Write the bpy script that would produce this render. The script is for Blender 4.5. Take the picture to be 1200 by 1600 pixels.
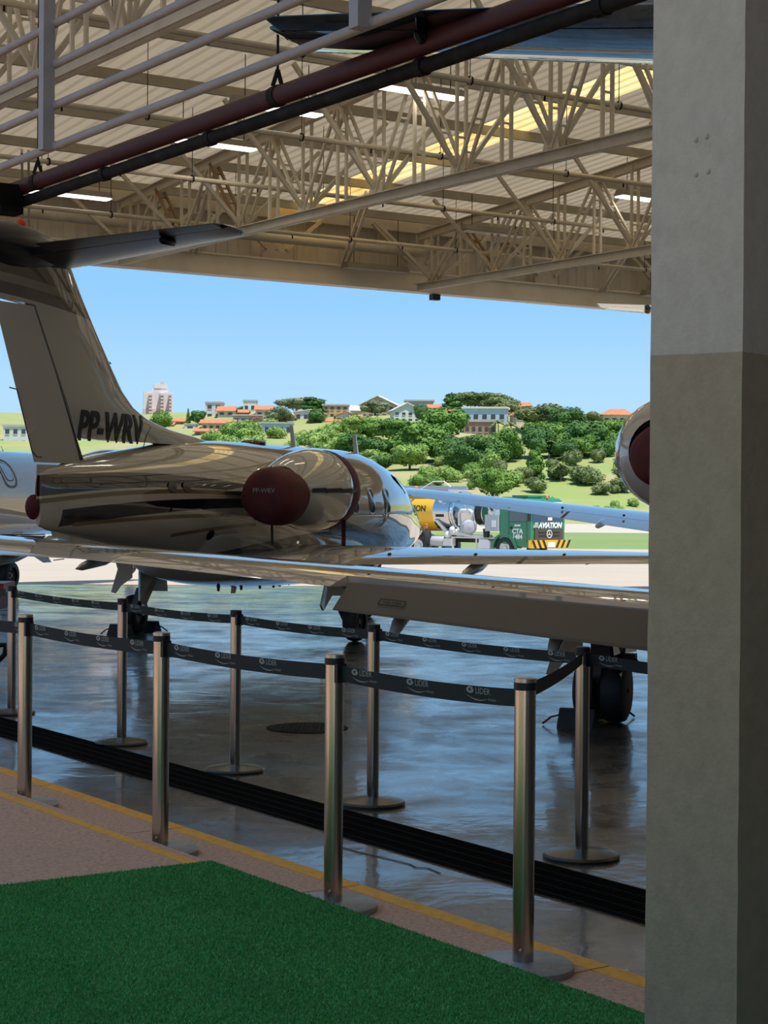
import bpy, math, random
import numpy as np
from mathutils import Vector, Matrix

# ---------------------------------------------------------------- scene, camera, light
for o in list(bpy.data.objects):
    bpy.data.objects.remove(o, do_unlink=True)
scene = bpy.context.scene
COL = scene.collection
random.seed(7)
RNG = np.random.default_rng(7)

F = 2850.0; CH = 1.6; ROLL = 0.008; PITCH = -(15 / 2850)
cam_d = bpy.data.cameras.new('camera')
cam = bpy.data.objects.new('camera', cam_d)
COL.objects.link(cam)
cam_d.sensor_fit = 'VERTICAL'; cam_d.sensor_height = 36.0
cam_d.lens = F / 1600 * 36.0
cam_d.clip_start = 0.05; cam_d.clip_end = 6000
_f = Vector((0, math.cos(PITCH), math.sin(PITCH))); _u = Vector((0, -math.sin(PITCH), math.cos(PITCH))); _r = Vector((1, 0, 0))
CR = _r * math.cos(ROLL) + _u * math.sin(ROLL); CU = _u * math.cos(ROLL) - _r * math.sin(ROLL); CF = _f
cam.matrix_world = Matrix(((CR.x, CU.x, -CF.x, 0), (CR.y, CU.y, -CF.y, 0), (CR.z, CU.z, -CF.z, CH), (0, 0, 0, 1)))
scene.camera = cam

world = bpy.data.worlds.new('World'); scene.world = world
world.use_nodes = True
wn = world.node_tree; wn.nodes.clear()
tcw = wn.nodes.new('ShaderNodeTexCoord'); sepw = wn.nodes.new('ShaderNodeSeparateXYZ'); rmp = wn.nodes.new('ShaderNodeValToRGB')
cr_ = rmp.color_ramp; cr_.interpolation = 'EASE'
SKY = [(0.0, (0.52, 0.73, 0.89)), (0.05, (0.41, 0.66, 0.90)), (0.125, (0.26, 0.55, 0.90)), (0.35, (0.19, 0.43, 0.78)), (1.0, (0.14, 0.30, 0.56))]
while len(cr_.elements) < len(SKY): cr_.elements.new(0.5)
for e_, (p_, c_) in zip(cr_.elements, SKY): e_.position = p_; e_.color = (*c_, 1)
bg = wn.nodes.new('ShaderNodeBackground'); bg.inputs['Strength'].default_value = 0.80
wo = wn.nodes.new('ShaderNodeOutputWorld')
wn.links.new(tcw.outputs['Generated'], sepw.inputs[0]); wn.links.new(sepw.outputs['Z'], rmp.inputs[0]); wn.links.new(rmp.outputs[0], bg.inputs[0]); wn.links.new(bg.outputs[0], wo.inputs[0])

sun_d = bpy.data.lights.new('sun', 'SUN'); sun_d.energy = 4.3; sun_d.angle = math.radians(0.55); sun_d.color = (1.0, 0.93, 0.82)
sun = bpy.data.objects.new('sun', sun_d); COL.objects.link(sun)
SUN_DIR = Vector((-0.24, 0.265, -0.93)).normalized()
sun.rotation_euler = SUN_DIR.to_track_quat('-Z', 'Y').to_euler()

vs = scene.view_settings
vs.view_transform = 'Standard'; vs.look = 'None'; vs.gamma = 1.0; vs.use_curve_mapping = False
vs.exposure = 0.5
scene.cycles.max_bounces = 10; scene.cycles.diffuse_bounces = 6; scene.cycles.glossy_bounces = 4

# ---------------------------------------------------------------- helpers
def ray(px, py):
    return CF + CR * ((px - 600) / F) - CU * ((py - 800) / F)
CAM = Vector((0, 0, CH))
def G(px, py, z=0.0):
    d = ray(px, py); return CAM + d * ((z - CH) / d.z)
def AT(px, py, Y):
    d = ray(px, py); return CAM + d * (Y / d.y)
HA = Vector((-0.5563, 0.8310, 0)); HB = Vector((0.8310, 0.5563, 0)); UP = Vector((0, 0, 1))
def hab(a, b, z=0.0):
    return HA * a + HB * b + UP * z

class MB:
    def __init__(s):
        s.v = []; s.f = []; s.m = []
    def add(s, vs_, fs, mi=0):
        o = len(s.v); s.v += [tuple(v) for v in vs_]; s.f += [tuple(i + o for i in f) for f in fs]; s.m += [mi] * len(fs)
    def frame(s, c, ax, ay, az, sx, sy, sz, mi=0):
        c = Vector(c); vs_ = []
        for k in (-1, 1):
            for j in (-1, 1):
                for i in (-1, 1):
                    vs_.append(c + ax * (i * sx / 2) + ay * (j * sy / 2) + az * (k * sz / 2))
        s.add(vs_, [(0, 2, 3, 1), (4, 5, 7, 6), (0, 1, 5, 4), (2, 6, 7, 3), (0, 4, 6, 2), (1, 3, 7, 5)], mi)
    def box(s, c, size, rz=0.0, mi=0):
        ax = Vector((math.cos(rz), math.sin(rz), 0)); ay = Vector((-math.sin(rz), math.cos(rz), 0))
        s.frame(c, ax, ay, UP, size[0], size[1], size[2], mi)
    def bar(s, p0, p1, w, h, up=UP, mi=0):
        p0 = Vector(p0); p1 = Vector(p1); d = p1 - p0; L = d.length; d.normalize()
        if abs(d.dot(up)) > 0.98: up = Vector((1, 0, 0)) if abs(d.x) < 0.9 else Vector((0, 1, 0))
        ax = d.cross(up).normalized(); az = ax.cross(d)
        s.frame((p0 + p1) / 2, ax, d, az, w, L, h, mi)
    def tube(s, pts, r, n=8, cap=True, mi=0):
        pts = [Vector(p) for p in pts]; rr = r if isinstance(r, (list, tuple)) else [r] * len(pts)
        rings = []; prev = None
        for i, p in enumerate(pts):
            d = (pts[min(i + 1, len(pts) - 1)] - pts[max(i - 1, 0)]).normalized()
            if prev is None:
                ref = UP if abs(d.z) < 0.9 else Vector((1, 0, 0)); x = d.cross(ref).normalized()
            else:
                x = (prev - d * prev.dot(d)).normalized()
            prev = x; y = d.cross(x)
            rings.append([p + (x * math.cos(2 * math.pi * k / n) + y * math.sin(2 * math.pi * k / n)) * rr[i] for k in range(n)])
        s.rings(rings, cap, mi)
    def rings(s, rings, cap=True, mi=0, closed=True):
        n = len(rings[0]); vs_ = [v for r in rings for v in r]; fs = []
        for i in range(len(rings) - 1):
            for k in range(n if closed else n - 1):
                a = i * n + k; b = i * n + (k + 1) % n
                fs.append((a, b, b + n, a + n))
        if cap:
            fs.append(tuple(reversed(range(n)))); fs.append(tuple((len(rings) - 1) * n + k for k in range(n)))
        s.add(vs_, fs, mi)
    def lathe(s, prof, o=(0, 0, 0), axis=(0, 0, 1), n=24, cap=False, mi=0):
        ax = Vector(axis).normalized(); ref = UP if abs(ax.z) < 0.9 else Vector((1, 0, 0))
        x = ax.cross(ref).normalized(); y = ax.cross(x); o = Vector(o)
        rings = [[o + ax * h + (x * math.cos(2 * math.pi * k / n) + y * math.sin(2 * math.pi * k / n)) * max(r, 1e-4) for k in range(n)] for h, r in prof]
        s.rings(rings, cap, mi)
    def ball(s, c, rx, ry=None, rz=None, n=12, m=8, mi=0):
        ry = ry or rx; rz = rz or rx; c = Vector(c)
        rings = [[c + Vector((rx * math.sin(t) * math.cos(p), ry * math.sin(t) * math.sin(p), -rz * math.cos(t)))
                  for p in [2 * math.pi * k / n for k in range(n)]] for t in [max(0.02, min(math.pi - 0.02, math.pi * j / m)) for j in range(m + 1)]]
        s.rings(rings, True, mi)
    def poly(s, pts, off, mi=0):
        """prism of a planar outline pushed along vector off"""
        n = len(pts); off = Vector(off); a = [Vector(p) for p in pts]; b = [p + off for p in a]
        fs = [tuple(reversed(range(n))), tuple(range(n, 2 * n))] + [(i, (i + 1) % n, n + (i + 1) % n, n + i) for i in range(n)]
        s.add(a + b, fs, mi)
    def mesh(s, name, mats, smooth=False):
        me = bpy.data.meshes.new(name); me.from_pydata(s.v, [], s.f)
        mats = mats if isinstance(mats, (list, tuple)) else [mats]
        for m in mats: me.materials.append(m)
        if len(mats) > 1: me.polygons.foreach_set('material_index', s.m)
        if smooth:
            me.polygons.foreach_set('use_smooth', [True] * len(me.polygons))
            try: me.set_sharp_from_angle(angle=math.radians(smooth if smooth is not True else 40))
            except Exception: pass
        me.update(); return me
    def build(s, name, mats, parent=None, smooth=False, loc=None, rz=0.0):
        return link(name, s.mesh(name, mats, smooth), parent, loc, rz)

def link(name, data, parent=None, loc=None, rz=0.0):
    o = bpy.data.objects.new(name, data); COL.objects.link(o)
    if parent is not None: o.parent = parent
    if loc is not None: o.location = loc
    if rz: o.rotation_euler = (0, 0, rz)
    return o
def tag(o, label, cat, group=None):
    o['label'] = label; o['category'] = cat
    if group: o['group'] = group
    return o
def struct(o, label=None):
    o['kind'] = 'structure'
    if label: o['label'] = label
    return o
def empty(name, loc=(0, 0, 0), rz=0.0):
    o = bpy.data.objects.new(name, None); COL.objects.link(o); o.location = loc; o.rotation_euler = (0, 0, rz); o.empty_display_size = 0.2
    return o
def copy_tree(o, parent=None):
    c = o.copy(); COL.objects.link(c); c.parent = parent
    for ch in o.children: copy_tree(ch, c)
    return c

def text_mesh(body, size, ex=0.002, align='LEFT', shear=0.0, bold=0.0):
    cu = bpy.data.curves.new('text', 'FONT'); cu.body = body; cu.size = size; cu.extrude = ex; cu.align_x = align; cu.shear = shear; cu.offset = bold; cu.resolution_u = 3
    ob = bpy.data.objects.new('text', cu); COL.objects.link(ob)
    dg = bpy.context.evaluated_depsgraph_get(); dg.update()
    me = bpy.data.meshes.new_from_object(ob.evaluated_get(dg))
    bpy.data.objects.remove(ob, do_unlink=True)
    return me

# ---------------------------------------------------------------- materials
def mat(name, col, rough=0.5, metal=0.0, coat=0.0, spec=0.5, noise=None, bump=None, emit=None, alpha=None):
    """noise=(scale, col2, low, high[, stretch]); bump=(scale, strength)"""
    m = bpy.data.materials.new(name); m.use_nodes = True; nt = m.node_tree; b = nt.nodes['Principled BSDF']
    b.inputs['Base Color'].default_value = (*col, 1); b.inputs['Roughness'].default_value = rough; b.inputs['Metallic'].default_value = metal
    b.inputs['Coat Weight'].default_value = coat; b.inputs['Coat Roughness'].default_value = 0.02; b.inputs['Specular IOR Level'].default_value = spec
    if emit: b.inputs['Emission Color'].default_value = (*emit[0], 1); b.inputs['Emission Strength'].default_value = emit[1]
    if noise or bump:
        tc = nt.nodes.new('ShaderNodeTexCoord'); mp = nt.nodes.new('ShaderNodeMapping'); nt.links.new(tc.outputs['Object'], mp.inputs[0])
    if noise:
        if len(noise) > 4: mp.inputs['Scale'].default_value = noise[4]
        n = nt.nodes.new('ShaderNodeTexNoise'); n.inputs['Scale'].default_value = noise[0]; n.inputs['Detail'].default_value = 6; n.inputs['Roughness'].default_value = 0.6
        r = nt.nodes.new('ShaderNodeValToRGB'); r.color_ramp.elements[0].position = noise[2]; r.color_ramp.elements[1].position = noise[3]
        r.color_ramp.elements[0].color = (*col, 1); r.color_ramp.elements[1].color = (*noise[1], 1)
        nt.links.new(mp.outputs[0], n.inputs['Vector']); nt.links.new(n.outputs['Fac'], r.inputs[0]); nt.links.new(r.outputs[0], b.inputs['Base Color'])
    if bump:
        n2 = nt.nodes.new('ShaderNodeTexNoise'); n2.inputs['Scale'].default_value = bump[0]; n2.inputs['Detail'].default_value = 4
        bp = nt.nodes.new('ShaderNodeBump'); bp.inputs['Strength'].default_value = bump[1]; bp.inputs['Distance'].default_value = 0.01
        nt.links.new(mp.outputs[0], n2.inputs['Vector']); nt.links.new(n2.outputs['Fac'], bp.inputs['Height']); nt.links.new(bp.outputs[0], b.inputs['Normal'])
    return m

def nd(nt, kind, **kw):
    n = nt.nodes.new(kind)
    for k, v in kw.items():
        if k in ('operation', 'data_type', 'blend_type', 'wave_type'): setattr(n, k, v)
        else: n.inputs[k].default_value = v
    return n
def mth(nt, op, a, b=None, c=None):
    n = nt.nodes.new('ShaderNodeMath'); n.operation = op
    for i, v in enumerate((a, b, c)):
        if v is None: continue
        if isinstance(v, (int, float)): n.inputs[i].default_value = v
        else: nt.links.new(v, n.inputs[i])
    return n.outputs[0]

M = {}
M['steel_paint'] = mat('cream painted steel', (0.64, 0.56, 0.42), 0.45, noise=(3.0, (0.50, 0.43, 0.31), 0.45, 0.75))
M['header'] = mat('cream header steel brightened as lit', (0.88, 0.80, 0.65), 0.45, noise=(2.0, (0.78, 0.70, 0.55), 0.45, 0.75))  # same cream steel as the trusses, made paler in place of light from outside
M['purlin'] = mat('dull beige purlin', (0.42, 0.37, 0.27), 0.5, noise=(2.0, (0.34, 0.29, 0.21), 0.4, 0.7))
M['roof_sheet'] = mat('weathered roof sheet', (0.62, 0.55, 0.43), 0.5, noise=(1.2, (0.46, 0.39, 0.28), 0.42, 0.8, (1, 1, 1)))
def add_translucency(m, col, fac):
    nt = m.node_tree; b = nt.nodes['Principled BSDF']; t = nt.nodes.new('ShaderNodeBsdfTranslucent'); t.inputs[0].default_value = (*col, 1)
    mx = nt.nodes.new('ShaderNodeMixShader'); mx.inputs[0].default_value = fac; out = nt.nodes['Material Output']
    nt.links.new(b.outputs[0], mx.inputs[1]); nt.links.new(t.outputs[0], mx.inputs[2]); nt.links.new(mx.outputs[0], out.inputs[0])
add_translucency(M['roof_sheet'], (0.66, 0.54, 0.38), 0.245)  # translucency added so sun through the roof brightens the interior
M['shadow_canopy'] = mat('eave sheet', (0.5, 0.45, 0.36), 0.6)
M['clad'] = mat('grey beige cladding', (0.72, 0.66, 0.55), 0.5, noise=(1.5, (0.60, 0.54, 0.44), 0.4, 0.75))
M['rust'] = mat('rusty brown steel', (0.26, 0.14, 0.06), 0.6, noise=(6, (0.36, 0.22, 0.10), 0.4, 0.7))
M['galv'] = mat('grey galvanised steel', (0.34, 0.305, 0.29), 0.5, 0.0, noise=(8, (0.29, 0.26, 0.25), 0.4, 0.7))
M['red_pipe'] = mat('dark red pipe paint', (0.05, 0.005, 0.007), 0.6, noise=(14, (0.07, 0.01, 0.012), 0.5, 0.75))
M['black_pipe'] = mat('black iron pipe', (0.014, 0.013, 0.012), 0.8, spec=.2, noise=(10, (0.03, 0.027, 0.022), 0.45, 0.7))
M['grate'] = mat('black grate steel', (0.010, 0.009, 0.008), 0.8, spec=0.06)
M['black'] = mat('matt black', (0.012, 0.012, 0.013), 0.5)
M['rubber'] = mat('black rubber', (0.014, 0.014, 0.015), 0.6, bump=(60, 0.2))
M['chrome'] = mat('brushed stainless steel', (0.55, 0.53, 0.50), 0.22, 1.0)
M['darkchrome'] = mat('dark base enamel', (0.06, 0.055, 0.045), 0.28, 0.4)
M['metal'] = mat('bare aluminium', (0.55, 0.55, 0.56), 0.3, 0.9)
M['hub'] = mat('grey wheel hub', (0.16, 0.16, 0.16), 0.4, 0.6)
M['belt'] = mat('dark green belt webbing', (0.012, 0.02, 0.016), 0.75, bump=(300, 0.3))
M['print'] = mat('pale grey belt print', (0.30, 0.34, 0.30), 0.6)
M['concrete_base'] = mat('grey cast base', (0.33, 0.34, 0.33), 0.35, noise=(14, (0.20, 0.20, 0.19), 0.4, 0.7))
M['pink'] = mat('pink washed aggregate', (0.66, 0.42, 0.30), 0.75, noise=(55, (0.42, 0.265, 0.19), 0.42, 0.68), bump=(120, 0.35))
M['yellow_line'] = mat('worn yellow line paint', (0.90, 0.44, 0.045), 0.6, noise=(30, (0.62, 0.33, 0.07), 0.45, 0.72))
M['pillar'] = mat('grey plaster', (0.58, 0.52, 0.42), 0.85, noise=(18, (0.51, 0.455, 0.365), 0.4, 0.7), bump=(70, 0.25))
M['wall_dark'] = mat('dark plaster', (0.12, 0.12, 0.12), 0.8)
M['cover'] = mat('dark red cover fabric', (0.11, 0.013, 0.016), 0.7, noise=(9, (0.06, 0.008, 0.011), 0.4, 0.7), bump=(11, 0.6))
M['glass'] = mat('dark cabin glass', (0.015, 0.02, 0.025), 0.03, 0, 1.0, 1.0)
M['red_lens'] = mat('red beacon lens', (0.75, 0.04, 0.01), 0.15)
M['lamp'] = mat('lit lamp tube', (0.9, 0.9, 0.88), 0.4, emit=((1.0, 0.93, 0.82), 2.0))
M['lamp_off'] = mat('white lamp reflector', (0.75, 0.72, 0.66), 0.35)
M['lamp_body'] = mat('lamp housing', (0.28, 0.25, 0.19), 0.5)
M['red_cart'] = mat('red cart enamel', (0.22, 0.03, 0.02), 0.4)

def paint(name, base=(0.66, 0.63, 0.56), stripes=None, rough=0.05):
    """gloss aircraft paint; stripes is a list of (z0,slope,curve,half width,color,f_lo,f_hi) swept along the fuselage"""
    m = bpy.data.materials.new(name); m.use_nodes = True; nt = m.node_tree; b = nt.nodes['Principled BSDF']
    b.inputs['Roughness'].default_value = rough; b.inputs['Coat Weight'].default_value = 1.0; b.inputs['Coat Roughness'].default_value = 0.015
    b.inputs['Coat IOR'].default_value = 1.55; b.inputs['Specular IOR Level'].default_value = 0.7
    b.inputs['Base Color'].default_value = (*base, 1)
    if stripes:
        tc = nt.nodes.new('ShaderNodeTexCoord'); sp = nt.nodes.new('ShaderNodeSeparateXYZ'); nt.links.new(tc.outputs['Object'], sp.inputs[0])
        y, z = sp.outputs['Y'], sp.outputs['Z']
        prev = None
        for (fc, z0, sl, cv, hw0, hws, col, lo, hi) in stripes:
            dy = mth(nt, 'SUBTRACT', y, fc)
            ctr = mth(nt, 'MULTIPLY_ADD', mth(nt, 'MULTIPLY', dy, dy), cv, mth(nt, 'MULTIPLY_ADD', dy, sl, z0))
            hw = mth(nt, 'MULTIPLY_ADD', dy, hws, hw0)
            d = mth(nt, 'ABSOLUTE', mth(nt, 'SUBTRACT', z, ctr))
            k = mth(nt, 'LESS_THAN', d, hw)
            k = mth(nt, 'MULTIPLY', k, mth(nt, 'GREATER_THAN', y, lo)); k = mth(nt, 'MULTIPLY', k, mth(nt, 'LESS_THAN', y, hi))
            mx = nt.nodes.new('ShaderNodeMix'); mx.data_type = 'RGBA'
            nt.links.new(k, mx.inputs[0])
            if prev is None: mx.inputs[6].default_value = (*base, 1)
            else: nt.links.new(prev, mx.inputs[6])
            mx.inputs[7].default_value = (*col, 1); prev = mx.outputs[2]
        nt.links.new(prev, b.inputs['Base Color'])
    return m
NAVY = (0.006, 0.007, 0.014); GOLD = (0.15, 0.11, 0.06)
M['paint'] = paint('cream gloss paint', (0.52, 0.49, 0.42))
M['paint_warm'] = paint('warm cream gloss paint', (0.66, 0.44, 0.20))
M['paint_grey'] = paint('pale grey gloss paint', (0.50, 0.48, 0.43))
M['navy'] = paint('navy black gloss paint', NAVY)
M['navy_satin'] = mat('satin navy paint', (0.012, 0.013, 0.020), 0.28, spec=0.25)
M['flap'] = mat('satin grey flap paint', (0.10, 0.092, 0.078), 0.45)
M['polish'] = mat('polished nacelle lip', (0.80, 0.80, 0.82), 0.06, 1.0)

# wet floor -------------------------------------------------------
def floor_mat():
    m = bpy.data.materials.new('wet hangar concrete'); m.use_nodes = True; nt = m.node_tree; b = nt.nodes['Principled BSDF']
    tc = nt.nodes.new('ShaderNodeTexCoord'); g = tc.outputs['Object']
    sp = nt.nodes.new('ShaderNodeSeparateXYZ'); nt.links.new(g, sp.inputs[0])
    def noise(scale, det=6, sc=(1, 1, 1), rough=0.6, dist=0.0):
        mp = nt.nodes.new('ShaderNodeMapping'); mp.inputs['Scale'].default_value = sc; nt.links.new(g, mp.inputs[0])
        n = nt.nodes.new('ShaderNodeTexNoise'); n.inputs['Scale'].default_value = scale; n.inputs['Detail'].default_value = det; n.inputs['Roughness'].default_value = rough; n.inputs['Distortion'].default_value = dist
        nt.links.new(mp.outputs[0], n.inputs['Vector']); return n.outputs['Fac']
    def ramp(x, p0, p1, c0, c1):
        r = nt.nodes.new('ShaderNodeValToRGB'); r.color_ramp.elements[0].position = p0; r.color_ramp.elements[1].position = p1
        r.color_ramp.elements[0].color = (*c0, 1); r.color_ramp.elements[1].color = (*c1, 1); nt.links.new(x, r.inputs[0]); return r.outputs[0]
    n1 = noise(0.7, 8, (1, 1, 1), 0.62, 0.4); n2 = noise(2.6, 7, (1, 0.8, 1), 0.65, 0.3)
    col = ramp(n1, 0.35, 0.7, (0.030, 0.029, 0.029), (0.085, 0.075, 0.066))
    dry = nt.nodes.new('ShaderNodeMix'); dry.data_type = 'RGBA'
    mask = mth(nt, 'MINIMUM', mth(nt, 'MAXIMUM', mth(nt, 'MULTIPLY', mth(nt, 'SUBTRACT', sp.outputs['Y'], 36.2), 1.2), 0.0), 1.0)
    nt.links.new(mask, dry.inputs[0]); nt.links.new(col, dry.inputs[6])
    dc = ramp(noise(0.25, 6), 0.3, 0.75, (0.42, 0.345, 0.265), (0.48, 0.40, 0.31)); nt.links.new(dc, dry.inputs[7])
    nt.links.new(dry.outputs[2], b.inputs['Base Color'])
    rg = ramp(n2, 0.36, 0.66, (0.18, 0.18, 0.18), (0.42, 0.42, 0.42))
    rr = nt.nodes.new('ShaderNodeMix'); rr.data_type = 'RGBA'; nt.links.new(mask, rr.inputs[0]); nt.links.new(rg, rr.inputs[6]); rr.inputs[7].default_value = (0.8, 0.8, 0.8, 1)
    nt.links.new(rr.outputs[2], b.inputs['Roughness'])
    bp = nt.nodes.new('ShaderNodeBump'); bp.inputs['Strength'].default_value = 0.5; bp.inputs['Distance'].default_value = 0.012
    nt.links.new(noise(1.6, 5, (1, 1, 1), 0.55, 0.6), bp.inputs['Height']); nt.links.new(bp.outputs[0], b.inputs['Normal'])
    b.inputs['Specular IOR Level'].default_value = 0.95; b.inputs['Coat Roughness'].default_value = 0.07; b.inputs['Coat IOR'].default_value = 1.45
    nt.links.new(mth(nt, 'MULTIPLY', mth(nt, 'SUBTRACT', 1.0, mask), ramp(noise(0.9, 6, (1, 1, 1), .6, .5), .36, .60, (0.05, 0.05, 0.05), (.7, .7, .7))), b.inputs['Coat Weight']); nt.links.new(bp.outputs[0], b.inputs['Coat Normal'])
    return m
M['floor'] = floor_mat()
M['grass_field'] = mat('mown field grass', (0.16, 0.25, 0.06), 0.9, noise=(0.06, (0.22, 0.27, 0.09), 0.35, 0.7), bump=(1.0, 0.2))
M['road'] = mat('pale road', (0.46, 0.41, 0.34), 0.9, noise=(0.05, (0.50, 0.45, 0.38), 0.4, 0.7))
M['hill'] = mat('grassy hillside', (0.24, 0.31, 0.085), 0.95, noise=(0.05, (0.38, 0.31, 0.17), 0.44, 0.66), bump=(0.6, 0.3))

# ================================================================ STRUCTURE
def zprof(Y):
    pts = [(-80, 0), (31, 0), (80, -0.9), (120, -1.0), (240, -1.0)]
    for (a, za), (b, zb) in zip(pts, pts[1:]):
        if Y <= b: return za + (zb - za) * max(0, (Y - a)) / (b - a)
    return -1.0
def sheet(name, xs, ys, zf, m, parent=None):
    mb = MB(); nx = len(xs)
    mb.add([(x, y, zf(x, y)) for y in ys for x in xs], [(j * nx + i, j * nx + i + 1, (j + 1) * nx + i + 1, (j + 1) * nx + i) for j in range(len(ys) - 1) for i in range(nx - 1)])
    return mb.build(name, m, parent, smooth=True)
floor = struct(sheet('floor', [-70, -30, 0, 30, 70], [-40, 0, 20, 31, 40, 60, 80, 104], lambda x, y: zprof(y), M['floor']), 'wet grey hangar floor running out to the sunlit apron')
lawn = struct(sheet('floor', [-200, -60, 0, 60, 200], [104, 120, 166], lambda x, y: zprof(y), M['grass_field']), 'mown green grass strip between the apron and the pale road')
road = struct(sheet('floor', [-250, 0, 250], [166, 200, 236], lambda x, y: zprof(y), M['road']), 'pale airfield road in front of the hillside')

def smooth01(t):
    t = max(0.0, min(1.0, t)); return t * t * (3 - 2 * t)
def hill_z(x, y):
    px = x / max(y, 1) * F + 600
    t = (y - 236)
    z = -1.0
    if y > 236:
        # bank, bench, then the wooded slope to the ridge
        z = -1.0 + 9.0 * smooth01((y - 236) / 95) + 3.0 * smooth01((y - 330) / 40) + 15.0 * smooth01((y - 350) / 160)
        z += 0.9 * math.sin(x * 0.05 + 1.3) * math.sin(y * 0.033) + 0.5 * math.sin(x * 0.13) * math.sin(y * 0.09 + 2)
        z -= 3.0 * smooth01((450 - px) / 500) * smooth01((y - 350) / 100)
        z -= 6.0 * smooth01((y - 540) / 120)
    return z
xs = list(np.linspace(-260, 260, 105)); ys = list(np.linspace(236, 700, 95))
hill = struct(sheet('floor', xs, ys, hill_z, M['hill']), 'grassy hillside with bare earth patches beyond the road')

struct(sheet('floor', [-500, -200, 100, 300], [640, 900, 1300, 1700], lambda x, y: 12 + (y - 640) * .0665, M['hill']), 'distant rise carrying the pale tower')
# ---- roof -------------------------------------------------------
ROOF0 = 26.3
def roof_z(a): return 6.50 + 0.074 * (ROOF0 - a)      # underside of the sheet
A0, A1, B0, B1 = -9.0, 26.6, 0.8, 36.0
def corrugated(b0, b1, a0, a1, pitch=0.2, depth=0.035):
    prof = []
    n = int(round((b1 - b0) / pitch))
    for i in range(n):
        b = b0 + i * pitch
        prof += [(b, 0), (b + pitch * 0.62, 0), (b + pitch * 0.72, depth), (b + pitch * 0.9, depth)]
    prof.append((b1, 0))
    aa = [a0, (a0 + a1) / 2, a1]; mb = MB(); n = len(prof)
    mb.add([hab(a, b, roof_z(a) + d) for a in aa for b, d in prof], [(j * n + i, j * n + i + 1, (j + 1) * n + i + 1, (j + 1) * n + i) for j in range(2) for i in range(n - 1)])
    return mb
ceiling = struct(corrugated(B0, 15.4, A0, A1).build('ceiling', M['roof_sheet']), 'tan corrugated hangar roof seen from below')
o = corrugated(16.2, B1, A0, A1).build('roof_sheet', M['roof_sheet'], ceiling)
# translucent strip of rooflight
sm = bpy.data.materials.new('yellowed translucent rooflight'); sm.use_nodes = True; nt = sm.node_tree
for n in list(nt.nodes):
    if n.type == 'BSDF_PRINCIPLED': nt.nodes.remove(n)
tr = nt.nodes.new('ShaderNodeBsdfTranslucent'); df = nt.nodes.new('ShaderNodeBsdfDiffuse'); mx = nt.nodes.new('ShaderNodeMixShader')
tcn = nt.nodes.new('ShaderNodeTexCoord'); nz = nt.nodes.new('ShaderNodeTexNoise'); nz.inputs['Scale'].default_value = 0.6; nz.inputs['Detail'].default_value = 5
rp = nt.nodes.new('ShaderNodeValToRGB'); rp.color_ramp.elements[0].position = 0.48; rp.color_ramp.elements[1].position = 0.72
rp.color_ramp.elements[0].color = (0.86, 0.66, 0.30, 1); rp.color_ramp.elements[1].color = (0.72, 0.40, 0.08, 1)
nt.links.new(tcn.outputs['Object'], nz.inputs['Vector']); nt.links.new(nz.outputs['Fac'], rp.inputs[0])
nt.links.new(rp.outputs[0], tr.inputs[0]); nt.links.new(rp.outputs[0], df.inputs[0]); mx.inputs[0].default_value = 0.2
nt.links.new(tr.outputs[0], mx.inputs[1]); nt.links.new(df.outputs[0], mx.inputs[2]); nt.links.new(mx.outputs[0], nt.nodes['Material Output'].inputs[0])
o = corrugated(15.4, 16.2, A0, A1).build('skylight_panel', sm, ceiling); o['label'] = 'yellowed translucent rooflight strip'
# eave added unseen outside the front wall to cast the straight apron shadow edge
mb = MB(); hy = lambda x: 28.94 + (x + 4.34) * 0.5563 / 0.8310
EY = 35.05
mb.poly([(-45, hy(-45) + .3, 6.62), (4.9, EY, 6.62), (-45, EY, 6.62)], (0, 0, 0.12))
mb.build('shadow_slab', M['shadow_canopy'], ceiling)
# purlins
NA = [25.75 - 1.72 * k for k in range(17)]
pm = MB()
for (w, h, dx, dz) in ((0.010, 0.13, 0, 0.135), (0.05, 0.010, 0.025, 0.075), (0.05, 0.010, 0.025, 0.195)):
    pm.frame(HB * ((B0 + B1) / 2) + HA * dx + UP * dz, HB, HA, UP, B1 - B0, w, h)
pme = pm.mesh('purlin', M['purlin'])
for a in NA:
    link('purlin', pme, ceiling, HA * a + UP * (roof_z(a) - 0.20))

# ---- roof trusses ----------------------------------------------
BC = 5.36
def top_z(a): return roof_z(a) - 0.215
def web(parent, p0, p1, m, gap=0.13, name='diagonal_web', w=0.035, battens=4):
    """two parallel angles with short battens between them, like a ladder"""
    d = (p1 - p0).normalized(); side = HB
    mb = MB()
    for s in (-1, 1):
        mb.bar(p0 + side * (s * gap / 2), p1 + side * (s * gap / 2), w, w, up=HB)
    o = mb.build(name, m, parent)
    for k in range(battens):
        c = p0.lerp(p1, (k + 0.7) / (battens + 0.4)); link('batten', BATTEN[m.name], o, c)
BATTEN = {}
for k_ in ('steel_paint', 'rust'):
    _b = MB(); _b.bar(HB * -.065, HB * .065, 0.03, 0.02); BATTEN[M[k_].name] = _b.mesh('batten', M[k_])
tr_b = [6.55, 12.52, 18.25, 24.05]
tlabels = ['cream steel roof truss nearest the hanging grey railing', 'cream steel roof truss crossing the middle of the roof behind the red pipe',
           'cream steel roof truss meeting the front wall above the middle of the door', 'cream steel roof truss half hidden by the grey pillar']
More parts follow.
